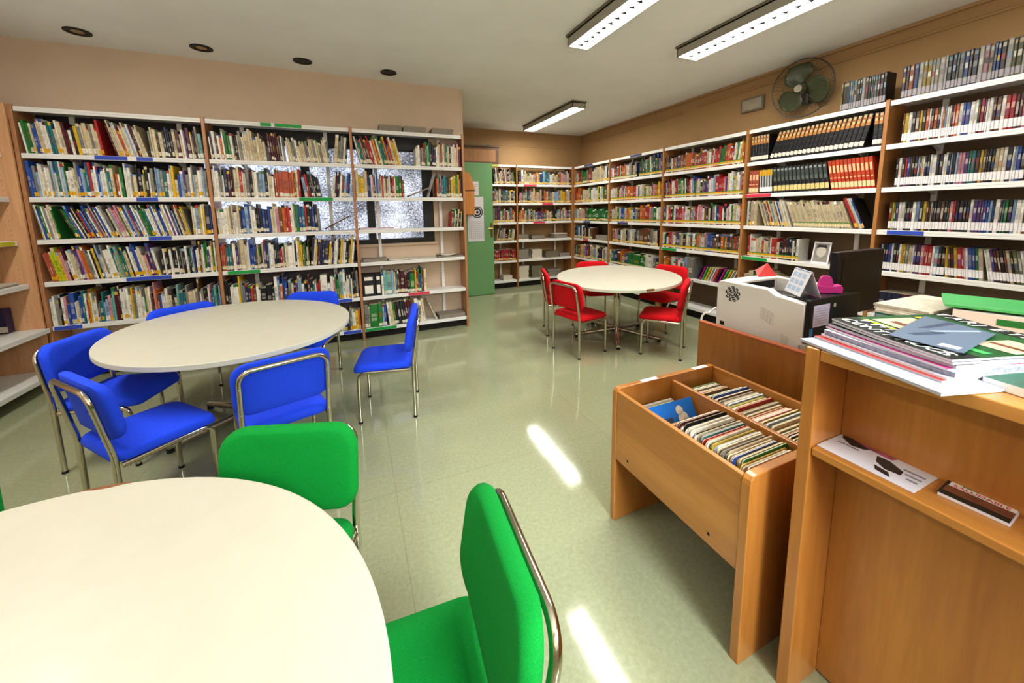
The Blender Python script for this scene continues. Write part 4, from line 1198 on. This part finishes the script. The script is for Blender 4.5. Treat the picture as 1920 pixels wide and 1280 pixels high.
# newspapers, binder, green folder on the back of the counter
for k in range(3):
    flat('newspaper', ['lowest folded newspaper beside the monitor on the counter', 'middle folded newspaper beside the monitor on the counter', 'topmost folded newspaper beside the monitor on the counter'][k], 'newspaper', (4.49 + .01 * k, -4.0, CZ + .001 + k * .0085), .33, .15, .008, R(4 - 3 * k), M['newsprint_pale'], 'newspapers on the counter', cover=M[['newsprint_pale', 'taupe', 'newsprint_pale'][k]])
bd = thing('ring_binder', 'white ring binder with small green spine label under the green folder', 'binder', (4.50, -4.235, CZ + .001))
bd.rotation_euler = (0, 0, R(14))
MB().box(-.105, .105, -.15, .15, 0, .003).box(-.105, .105, -.15, .15, .044, .047).box(-.108, -.105, -.15, .15, 0, .047).build('cover', M['white_plastic'], bd, bevel=.001)
MB().box(-.1, .095, -.143, .143, .004, .04).build('paper_block', M['paper'], bd)
MB().box(-.1092, -.1082, .0, .06, .014, .034).build('green_label', M['ink_green'], bd)
MB().box(-.1092, -.1082, -.03, -.012, .02, .03).build('small_print', M['ink_grey'], bd)
gf = flat('folder', 'bright green document folder lying on the white ring binder', 'folder', (4.515, -4.215, CZ + .0495), .23, .33, .007, R(20), M['folder_green'], curl=.006)
# small box and tape roll between printer and counter pile
fbx = MB().box(-.05, .05, -.03, .03, 0, .26).build('file_box', M['folder_dark'], loc=(4.93, -3.74, .729), bevel=.004); tag(fbx, 'narrow dark green file box on the desk between printer and counter pile', 'box')
MB().box(-.0515, -.0502, -.025, .025, .03, .25).build('pale_label', M['slate_pale'], fbx)

# leaflets on the counter shelf
lf = thing('leaflet', 'white leaflet with dark flowers and pink print on the counter shelf', 'leaflet', (3.815, -4.178, .8265))
MB().box(-.071, .066, -.1, .1, 0, .0012).build('sheet', M['paper'], lf)
MB().prism([(.066, .03), (.066, -.03), (.03, -.02), (.035, .03), (.045, .06), (.066, .1), (.03, .1)][:6] , .0013, .0019).build('photo', M['photo_pink'], lf)
MB().prism([(.066, .1), (.035, .09), (.012, .06), (.02, .035), (.045, .02), (.05, -.02), (.066, -.045)], .0012, .0017).build('photo', M['photo_dark'], lf)
MB().prism([(.02, .005), (.022, -.02), (.0, -.055), (-.022, -.058), (-.028, -.03), (-.01, -.005)], .0012, .0017).build('photo', M['photo_dark'], lf)
MB().prism([(-.03, -.01), (-.035, -.04), (-.055, -.05), (-.05, -.02)], .0012, .0017).build('photo', M['photo_dark'], lf)
tl = MB()
for k in range(3): tl.box(-.03 + .02 * k, -.022 + .02 * k, -.09 + .0 * k, -.07 + .01 * k, .0012, .0015)
tl.build('text_lines', M['ink_grey'], lf)
text('NATURA', .012, M['ink'], lf, (.0, .085, .0014), (0, 0, R(-90)), 'lettering', ext=.0002)
lf2 = thing('leaflet', 'pile of narrow food leaflets with photo cover on the counter shelf', 'leaflet', (3.838, -4.35, .8265))
lf2.rotation_euler = (0, 0, R(4))
MB().box(-.045, .043, -.052, .052, 0, .006).build('sheets', M['paper'], lf2)
MB().box(-.043, .041, -.05, .054, .0062, .0068).build('cover', M['cover_black'], lf2)
MB().box(-.024, .006, -.05, .05, .0069, .0073).build('photo', M['photo_brown'], lf2)
MB().box(.008, .040, -.05, .048, .0069, .0073).build('title_panel', M['ink_white'], lf2)
MB().box(.026, .038, .004, .03, .0074, .0077).build('green_print', M['ink_green'], lf2)
text('SALUDABLE', .016, M['ink_red'], lf2, (.010, .042, .0076), (0, 0, R(-90)), 'lettering', ext=.0002)
text('MENU', .013, M['ink'], lf2, (.026, .0, .0078), (0, 0, R(-90)), 'lettering', ext=.0002)

# ------------------------------------------------------------------ desk with printer
dk = thing('desk', 'wooden desk with a raised veneered screen behind the comic trough', 'desk')
DPX, DPT = 4.43, .838
MB().box(DPX, DPX + .03, -4.03, -3.10, 0, DPT - .012).build('screen_panel', M['desk_panel'], dk)
MB().box(DPX - .002, DPX + .032, -4.03, -3.098, DPT - .012, DPT).build('edge_strip', M['red_edge'], dk, bevel=.003)
MB().box(DPX + .031, 5.5, -3.80, -3.10, .70, .728).build('desktop', M['desk_panel'], dk, bevel=.003)
MB().box(5.46, 5.49, -3.8, -3.1, 0, .699).build('side_panel', M['desk_panel'], dk)
pr = thing('printer', 'white and black laser printer on the desk with papers on top', 'printer', (0, 0, .7285))
PX0, PX1, PY0, PY1, PH = 4.51, 4.93, -3.605, -3.145, .356
T = Matrix(((0, 0, 1, 0), (1, 0, 0, 0), (0, 1, 0, 0), (0, 0, 0, 1)))   # prism(y,z) extruded along x
side = [(PY1, .0), (PY1, PH - .03)] + [(PY1 - .03 + .03 * math.cos(R(a)), PH - .03 + .03 * math.sin(R(a))) for a in (30, 60, 90)] + [(-3.43, PH - .004), (-3.47, PH - .028), (PY0, PH - .045), (PY0, .115), (PY0 + .012, .1), (PY0 + .012, 0)]
MB().prism(side, PX0, PX0 + .05, T=T).build('side_cover', M['white_plastic'], pr, bevel=.006, seg=3)
MB().prism(side, PX1 - .04, PX1, T=T).build('side_cover', M['white_plastic'], pr, bevel=.006, seg=3)
MB().box(PX0 + .051, PX1 - .041, -3.24, PY1, .0, PH - .002).build('rear_cover', M['white_plastic'], pr, bevel=.006, seg=3)
MB().box(PX0 + .07, PX1 - .06, -3.2425, -3.2405, PH - .06, PH - .015).build('paper_exit', M['inner_black'], pr)
MB().prism([(-3.241, .0), (-3.241, .275), (-3.33, .285), (-3.45, .326), (PY0 + .001, .333), (PY0 + .001, 0.0)], PX0 + .051, PX1 - .041, T=T).build('output_tray', M['black_plastic'], pr, bevel=.004)
fr = MB().box(PX0 + .004, PX1 - .002, PY0 - .022, PY0 - .001, .125, .335).build('front_panel', M['black_plastic'], pr, bevel=.008, seg=3)
MB().box(PX0 + .002, PX1 - .002, PY0 - .016, PY0 + .01, 0.0, .118).build('paper_tray', M['grey_plastic'], pr, bevel=.006, seg=2)
nt_ = MB().box(PX0 + .032, PX0 + .158, PY0 - .0238, PY0 - .0222, .2, .305).build('paper_note', M['note'], fr)
nl = MB()
for k in range(7): nl.box(PX0 + .045, PX0 + .13 + .012 * (k % 2), PY0 - .0243, PY0 - .0239, .215 + k * .012, .217 + k * .012)
nl.build('handwriting', M['ink_grey'], nt_)
MB().box(PX0 + .012, PX0 + .036, PY0 - .0238, PY0 - .0222, .15, .195).build('energy_sticker', mat('sky_blue_sticker', '#3f86c8', .4), fr)
MB().cyl((PX0 + .2, PY0 - .0235, .292), (PX0 + .2, PY0 - .022, .292), .01, seg=16).build('badge', M['grey_plastic'], fr)
v = MB()
vy, vz = -3.243, .290
def ring(r0, r1, a0, a1, n=8):
    pts = [(vy + r1 * math.cos(R(a0 + (a1 - a0) * k / n)), vz + r1 * math.sin(R(a0 + (a1 - a0) * k / n))) for k in range(n + 1)] + [(vy + r0 * math.cos(R(a1 + (a0 - a1) * k / n)), vz + r0 * math.sin(R(a1 + (a0 - a1) * k / n))) for k in range(n + 1)]
    v.prism(pts, PX0 - .0016, PX0 - .0004, T=T)
for r0, n_ in ((.008, 3), (.018, 5), (.028, 7), (.037, 9)):
    for k in range(n_): ring(r0, r0 + .0062, 360 / n_ * k + 5 + r0 * 900, 360 / n_ * (k + 1) - 12 + r0 * 900)
v.build('speaker_vent', M['ink'], pr)
e = MB()
for k in range(6): e.prism([(-3.405, .255 - .011 * k), (-3.47, .232 - .011 * k), (-3.47, .229 - .011 * k), (-3.405, .252 - .011 * k)], PX0 - .0012, PX0 - .0004, T=T)
for k in range(5): e.prism([(-3.51, .14 - .009 * k), (-3.548, .128 - .009 * k), (-3.548, .1255 - .009 * k), (-3.51, .1375 - .009 * k)], PX0 - .0012, PX0 - .0004, T=T)
e.build('embossed_lines', M['grey_plastic'], pr)
MB().box(PX0 - .001, PX0 + .002, -3.2, -3.175, .098, .12).build('socket', M['inner_black'], pr)
cb = MB().tube([(4.6, -3.14, .86), (4.56, -3.10, .90)] + [(4.52 + .0 * k, -3.09 + .05 * math.cos(R(a)), .815 + .055 * math.sin(R(a))) for k, a in enumerate(range(90, -120, -20))], .006, 8).build('power_cable', M['ring_white'], smooth=True)
tag(cb, 'white cable looping out behind the laser printer above the desk screen', 'cable')
# things on the printer
tc_ = thing('desk_calendar', 'white tent-shaped desk calendar standing on the printer', 'calendar', (4.625, -3.525, 1.0645)); tc_.rotation_euler = (0, 0, R(-127)); tc_.scale = (.85, .8, .82)
MB().add([(-.095, -.055, 0), (.095, -.055, 0), (.095, -.004, .145), (-.095, -.004, .145), (-.095, -.053, 0), (.095, -.053, 0), (.095, -.002, .145), (-.095, -.002, .145)], [(0, 1, 2, 3), (4, 7, 6, 5), (0, 4, 5, 1), (3, 2, 6, 7), (0, 3, 7, 4), (1, 5, 6, 2)]).build('front_leaf', M['paper'], tc_)
MB().add([(-.095, .055, 0), (.095, .055, 0), (.095, .004, .145), (-.095, .004, .145), (-.095, .053, 0), (.095, .053, 0), (.095, .002, .145), (-.095, .002, .145)], [(0, 3, 2, 1), (4, 5, 6, 7), (0, 1, 5, 4), (3, 7, 6, 2), (0, 4, 7, 3), (1, 2, 6, 5)]).build('back_leaf', M['paper'], tc_)
MB().box(-.09, .09, -.006, .006, .1445, .149).build('spine_fold', M['slate_pale'], tc_)
cg = MB()
for i in range(3):
    for j in range(3):
        x0 = -.08 + .053 * i; z0 = .02 + .04 * j
        y_ = lambda z: -.0555 + z * .352
        cg.add([(x0, y_(z0), z0), (x0 + .042, y_(z0), z0), (x0 + .042, y_(z0 + .028), z0 + .028), (x0, y_(z0 + .028), z0 + .028)], [(0, 1, 2, 3)])
cg.build('month_grid', M['slate_pale'], tc_)
td = thing('tape_dispenser', 'pink plastic tape dispenser on the printer beside the tent calendar', 'tape dispenser', (4.77, -3.55, 1.0625)); td.rotation_euler = (0, 0, R(-40)); td.scale = (.85, .85, .85)
T2 = Matrix(((1, 0, 0, 0), (0, 0, 1, 0), (0, 1, 0, 0), (0, 0, 0, 1)))
MB().prism([(-.075, 0), (.075, 0), (.08, .03), (.07, .05), (.03, .04), (-.02, .04), (-.07, .052), (-.08, .03)], -.026, .026, T=T2).build('body', M['pink'], td, bevel=.002)
MB().prism([(-.04, .036), (.04, .036), (.028, .085), (.018, .1), (-.018, .1), (-.028, .085)], -.012, .012, T=T2).build('tape', M['pink'], td, bevel=.003)
rc = MB().add([(-.07, 0, 0), (.06, -.03, 0), (.08, .04, 0), (.03, .01, .075), (-.02, .05, .03)], [(0, 1, 3), (1, 2, 3), (2, 4, 3), (4, 0, 3), (0, 4, 2, 1)]).build('folded_paper', M['red_paper'], loc=(4.86, -3.19, 1.0855)); tag(rc, 'folded red paper lying on the rear edge of the printer', 'paper')
# monitor
mo = thing('monitor', 'black computer monitor with dark screen standing beside the printer', 'monitor', (5.155, -3.49, .7285))
mo.location = (5.155, -3.50, .7285)
mp = MB().box(-.225, .225, -.02, .02, .17, .525).build('housing', M['black_plastic'], mo, bevel=.006)
MB().box(-.185, .185, -.0215, -.0202, .215, .49).build('screen', M['dark_screen'], mo)
MB().box(-.03, .03, .0, .03, .02, .25).build('neck', M['black_plastic'], mo, bevel=.004)
MB().box(-.11, .11, -.08, .08, 0, .02).build('base', M['black_plastic'], mo, bevel=.006)

# photo card on the encyclopedia bookcase
pf = thing('picture_card', 'white-bordered black and white portrait card standing at the end of the fourth shelf', 'picture', (RX + .05, -2.435, ZR[4] + .001))
pf.rotation_euler = (0, R(12), 0)
MB().box(0, .004, -.075, .075, 0, .215).build('card', M['paper'], pf)
MB().box(-.0012, -.0002, -.062, .062, .014, .2).build('portrait_background', M['skin_grey'], pf)
T3 = Matrix(((0, 0, 1, 0), (1, 0, 0, 0), (0, 1, 0, 0), (0, 0, 0, 1)))
MB().prism([(.06 * math.cos(R(a)) * .7, .115 + .055 * math.sin(R(a))) for a in range(0, 360, 20)], -.002, -.0013, T=T3).build('portrait_face', M['grey_plastic'], pf)
MB().prism([(.05, .15), (.035, .185), (-.035, .185), (-.05, .15), (-.02, .16), (.02, .16)], -.0026, -.0021, T=T3).build('portrait_hair', M['ink'], pf)

# ------------------------------------------------------------------ green door
dr = MB().box(3.96, 4.895, 1.651, 1.69, .008, 2.338).build('door_1', M['door_green'], bevel=.003); struct(dr)
h = MB().box(4.84, 4.876, 1.643, 1.650, 1.04, 1.3).build('door_handle', M['brass'], dr, bevel=.003)
MB().tube([(4.858, 1.645, 1.2), (4.858, 1.6, 1.2), (4.78, 1.595, 1.2)], .009, 8).build('lever', M['brass'], h, smooth=True)
MB().cyl((4.858, 1.6425, 1.1), (4.858, 1.6435, 1.1), .008, seg=10).build('keyhole', M['inner_black'], h)
po = thing('wall_calendar', 'white poster calendar with black round emblem hanging on the green door', 'calendar', (4.568, 1.6455, .98))
MB().box(-.147, .147, 0, .003, 0, .775).build('sheet', M['paper'], po)
em = MB()
for r0, r1 in ((.082, .1), (.045, .07), (0, .025)):
    pts = [(.03 + r1 * math.cos(R(a)), .51 + r1 * math.sin(R(a))) for a in range(0, 361, 12)]
    if r0: 
        n = len(pts); inn = [(.03 + r0 * math.cos(R(a)), .51 + r0 * math.sin(R(a))) for a in range(0, 361, 12)]
        for k in range(n - 1): em.add([(pts[k][0], -.0008, pts[k][1]), (pts[k + 1][0], -.0008, pts[k + 1][1]), (inn[k + 1][0], -.0008, inn[k + 1][1]), (inn[k][0], -.0008, inn[k][1])], [(0, 1, 2, 3)])
    else: em.add([(x, -.0008, z) for x, z in pts[:-1]], [tuple(range(len(pts) - 1))])
em.build('emblem', M['ink'], po)
g = MB()
for k in range(9): g.box(-.13, .13, -.001, -.0002, .06 + .036 * k, .063 + .036 * k)
for k in range(8): g.box(-.13 + .037 * k, -.127 + .037 * k, -.001, -.0002, .06, .35)
g.build('date_grid', M['ink_grey'], po)
ntc = MB().box(-.055, .055, 0, .002, 0, .235).build('notice', M['paper'], loc=(4.58, 1.6475, 1.782)); tag(ntc, 'small white notice above the poster calendar on the green door', 'notice')
ntl = MB()
for k in range(6): ntl.box(-.04, .04, -.001, -.0002, .03 + .03 * k, .036 + .03 * k)
ntl.build('text_lines', M['ink_grey'], ntc)
hb = thing('wooden_box', 'orange wooden box with pointed top hanging in front of the door poster', 'box', (4.43, 1.60, 1.45))
MB().prism([(-.11, 0), (.1, 0), (.1, .4), (-.11, .4)], -.035, .035, T=T2).build('body', M['pine'], hb, bevel=.004)
MB().prism([(-.115, .415), (.115, .415), (.06, .62), (.02, .71), (-.06, .72), (-.115, .70)], -.03, .035, T=T2).build('gable', M['pine'], hb, bevel=.004)
MB().box(-.115, .115, -.04, .035, .401, .414).build('ledge', M['box_brown'], hb)
# boxes on top of the rear bookcase
ch = thing('wooden_chest', 'dark brown wooden drawer box on top of the rear bookcase above the door', 'box', (4.72, 2.18, ZR[0] + .013))
MB().box(-.46, .46, -.12, .12, 0, .29).build('body', M['box_brown'], ch, bevel=.004)
MB().box(-.475, .475, -.135, .125, .291, .315).build('lid', M['box_brown'], ch, bevel=.004)
MB().box(-.4, .4, -.124, -.1205, .03, .25).build('front_panel', M['panel_r'], ch)
fd = flat('folded_cloth', 'crumpled grey sheet lying on the wooden box above the door', 'cloth', (4.66, 2.18, ZR[0] + .3285), .72, .2, .018, R(2), M['taupe'], curl=.02)

# ------------------------------------------------------------------ ceiling lamps and downlights
def lamp(x0, x1, y0, y1, label, louvres=True):
    t = thing('ceiling_lamp', label, 'ceiling lamp', ((x0 + x1) / 2, (y0 + y1) / 2, CEIL), 0, 'fluorescent ceiling lamps')
    w_, l = (x1 - x0) / 2, (y1 - y0) / 2
    hd = .1
    MB().box(-w_ - .012, w_ + .012, -l - .012, l + .012, -.02, 0).build('mounting_plate', M['taupe'], t)
    MB().box(-w_, -w_ + .008, -l, l, -hd, -.02).box(w_ - .008, w_, -l, l, -hd, -.02).box(-w_, w_, -l, -l + .008, -hd, -.02).box(-w_, w_, l - .008, l, -hd, -.02).box(-w_, w_, -l, l, -.03, -.02).build('housing', M['grey_paint'], t)
    MB().box(-w_ + .01, w_ - .01, -l + .01, l - .01, -hd + .012, -hd + .018).build('diffuser', M['tube_glow'], t)
    if louvres:
        n = int(l * 2 / .085)
        for k in range(n):
            y_ = -l + .06 + k * (2 * l - .12) / (n - 1)
            MB().add([(-.03, y_ + .016, -hd + .006), (.03, y_ + .016, -hd + .006), (0, y_ - .022, -hd + .006), (-.03, y_ + .016, -hd + .0115), (.03, y_ + .016, -hd + .0115), (0, y_ - .022, -hd + .0115)], [(0, 1, 2), (3, 5, 4), (0, 3, 4, 1), (1, 4, 5, 2), (2, 5, 3, 0)]).build('louvre', M['louvre'], t)
    return t
lamp(4.475, 4.69, -3.25, -1.53, 'fluorescent ceiling lamp over the comic trough, second from the fan wall')
lamp(5.61, 5.865, -3.4, -1.71, 'fluorescent ceiling lamp closest to the wall fan, over the printer desk')
lamp(5.60, 5.82, .17, 1.86, 'fluorescent ceiling lamp alone over the far end of the room', False)
lamp(.49, .71, -3.1, -1.5, 'added fluorescent ceiling lamp over the blue-chair table, outside the view')  # unseen lamp added to lighten the blue table and left wall
for k, (x, y_) in enumerate(((.53, -.075), (1.373, -.055), (2.21, -.04), (3.06, -.02))):
    t = thing('downlight', ['downlight furthest from the door, the largest-looking of the row', 'second downlight of the row counting from the peg-holed bookcase', 'third downlight of the row counting from the peg-holed bookcase', 'downlight of the ceiling row closest to the green door'][k], 'downlight', (x, y_, CEIL), 0, 'round downlights along the window wall')
    n = 28
    b = MB()
    vs = []; fs = []
    for r_, z in ((.088, 0), (.088, -.008), (.078, -.011), (.066, -.008), (.05, -.002)):
        vs += [(r_ * math.cos(2 * PI * q / n), r_ * math.sin(2 * PI * q / n), z) for q in range(n)]
    for i in range(4):
        for q in range(n): fs.append((i * n + q, i * n + (q + 1) % n, (i + 1) * n + (q + 1) % n, (i + 1) * n + q))
    fs.append(tuple(4 * n + q for q in range(n))); fs.append(tuple(reversed(range(n))))
    b.add(vs, fs).build('trim_ring', M['inner_black'], t, smooth=True)
    MB().cyl((0, 0, -.004), (0, 0, -.0025), .042, seg=24).build('lamp_lens', M['lens'] if k < 2 else M['inner_black'], t)

# ------------------------------------------------------------------ wall fan and plaque
fn = thing('wall_fan', 'round wall fan with dark green blades mounted beside the video cases', 'fan', (7.03, -2.04, 2.735)); fn.rotation_euler = (0, R(-8), R(6))
FR = .285
cg = MB()
def circ(r, x, n=48): return [(x, r * math.cos(2 * PI * k / n), r * math.sin(2 * PI * k / n)) for k in range(n)]
cg.tube(circ(FR, 0), .007, 8, closed=True)
for r_, x in ((.06, -.07), (.15, -.062), (.22, -.045)): cg.tube(circ(r_, x), .0016, 6, closed=True)
for k in range(40):
    a = 2 * PI * k / 40
    f = lambda r, x: (x, r * math.cos(a), r * math.sin(a))
    cg.tube([f(.05, -.07), f(.15, -.063), f(.23, -.044), f(FR, 0), f(.23, .06), f(.08, .085)], .0011, 5)
cg.build('cage', M['fan_grey'], fn, smooth=True)
bm_ = mat('dark_green_translucent', '#4a5236', .25)
for k in range(3):
    a0 = R(64 + 120 * k)
    vs = []; fs = []; nr, na = 8, 9
    for i in range(nr):
        r_ = .045 + .205 * i / (nr - 1)
        half = R(50) * math.sin(PI * (.18 + .72 * i / (nr - 1))) ** .8
        for j in range(na):
            q = -1 + 2 * j / (na - 1)
            a = a0 + q * half + .35 * (i / (nr - 1))
            vs.append((.005 + .03 * q, r_ * math.cos(a), r_ * math.sin(a)))
    for i in range(nr - 1):
        for j in range(na - 1):
            p = i * na + j; fs.append((p, p + 1, p + na + 1, p + na))
    o = MB().add(vs, fs).build('blade', bm_, fn, smooth=True)
    s = o.modifiers.new('solid', 'SOLIDIFY'); s.thickness = .004
MB().cyl((-.03, 0, 0), (.08, 0, 0), .05, seg=24).build('hub', bm_, fn, smooth=True)
MB().cyl((-.078, 0, 0), (-.065, 0, 0), .036, seg=24).build('cage_badge', M['plaque'], fn, smooth=True)
MB().cyl((.08, 0, 0), (.155, 0, 0), .06, .05, seg=24).build('motor', M['fan_grey'], fn, smooth=True)
MB().box(.06, .16, -.03, .03, -.16, -.05).build('bracket', M['fan_grey'], fn, bevel=.004)
em_ = thing('emergency_wall_lamp', 'small rectangular grey emergency light on the wall next to the fan', 'emergency light', (XR_, -1.41, 2.75))
MB().box(-.035, 0, -.14, .14, -.082, .082).build('body', M['taupe'], em_, bevel=.006)
MB().box(-.04, -.0355, -.12, .12, -.062, .062).build('cover', M['plaque'], em_, bevel=.003)

# ------------------------------------------------------------------ light
W = bpy.data.worlds.new('world'); scene.world = W; W.use_nodes = True
bg = W.node_tree.nodes['Background']; bg.inputs['Color'].default_value = (.88, .93, 1.0, 1); bg.inputs['Strength'].default_value = 3.4
def area(name, loc, rot, sx, sy, power, color=(1, 1, 1)):
    l = bpy.data.lights.new(name, 'AREA'); l.shape = 'RECTANGLE'; l.size = sx; l.size_y = sy; l.energy = power; l.color = color
    o = bpy.data.objects.new(name, l); COL.objects.link(o); o.location = loc; o.rotation_euler = rot
    return o
area('added_front_fill', (3.6, YF + .05, 1.75), (R(90), 0, 0), 5.0, 1.6, 16, (.95, .98, 1.0))  # added cool fill in front of the solid front wall, which has no window
area('ceiling_fill', (2.9, -6.0, 1.35), (R(180), 0, 0), 5.5, 1.0, 84, (1.0, 1.0, .96))  # added fill behind the camera, aimed up to brighten ceiling and walls
for x, y_, L_, pw in ((4.58, -2.39, 1.6, 20), (5.74, -2.55, 1.6, 18), (5.71, 1.0, 1.6, 20), (.6, -2.3, 1.6, 30)):  # last one serves the added unseen lamp
    area('lamp_light', (x, y_, CEIL - .115), (0, 0, 0), .2, L_, pw, (1.0, .985, .94))
dl = area('assumed_daylight_beam', (3.5, -6.45, 2.1), (R(54), 0, R(4)), 1.2, 1.0, 26, (.88, .96, 1.0)); dl.data.spread = R(58)  # assumed daylight behind the camera, added to lighten the near floor; no window built
scene.view_settings.view_transform = 'Standard'
scene.view_settings.look = 'None'
scene.view_settings.exposure = 0.36
scene.view_settings.gamma = 0.9
try:
    scene.cycles.use_denoising = True
    scene.cycles.max_bounces = 8
    scene.cycles.diffuse_bounces = 5
    scene.cycles.caustics_reflective = False
    scene.cycles.caustics_refractive = False
    scene.cycles.sample_clamp_indirect = 6
except Exception:
    pass
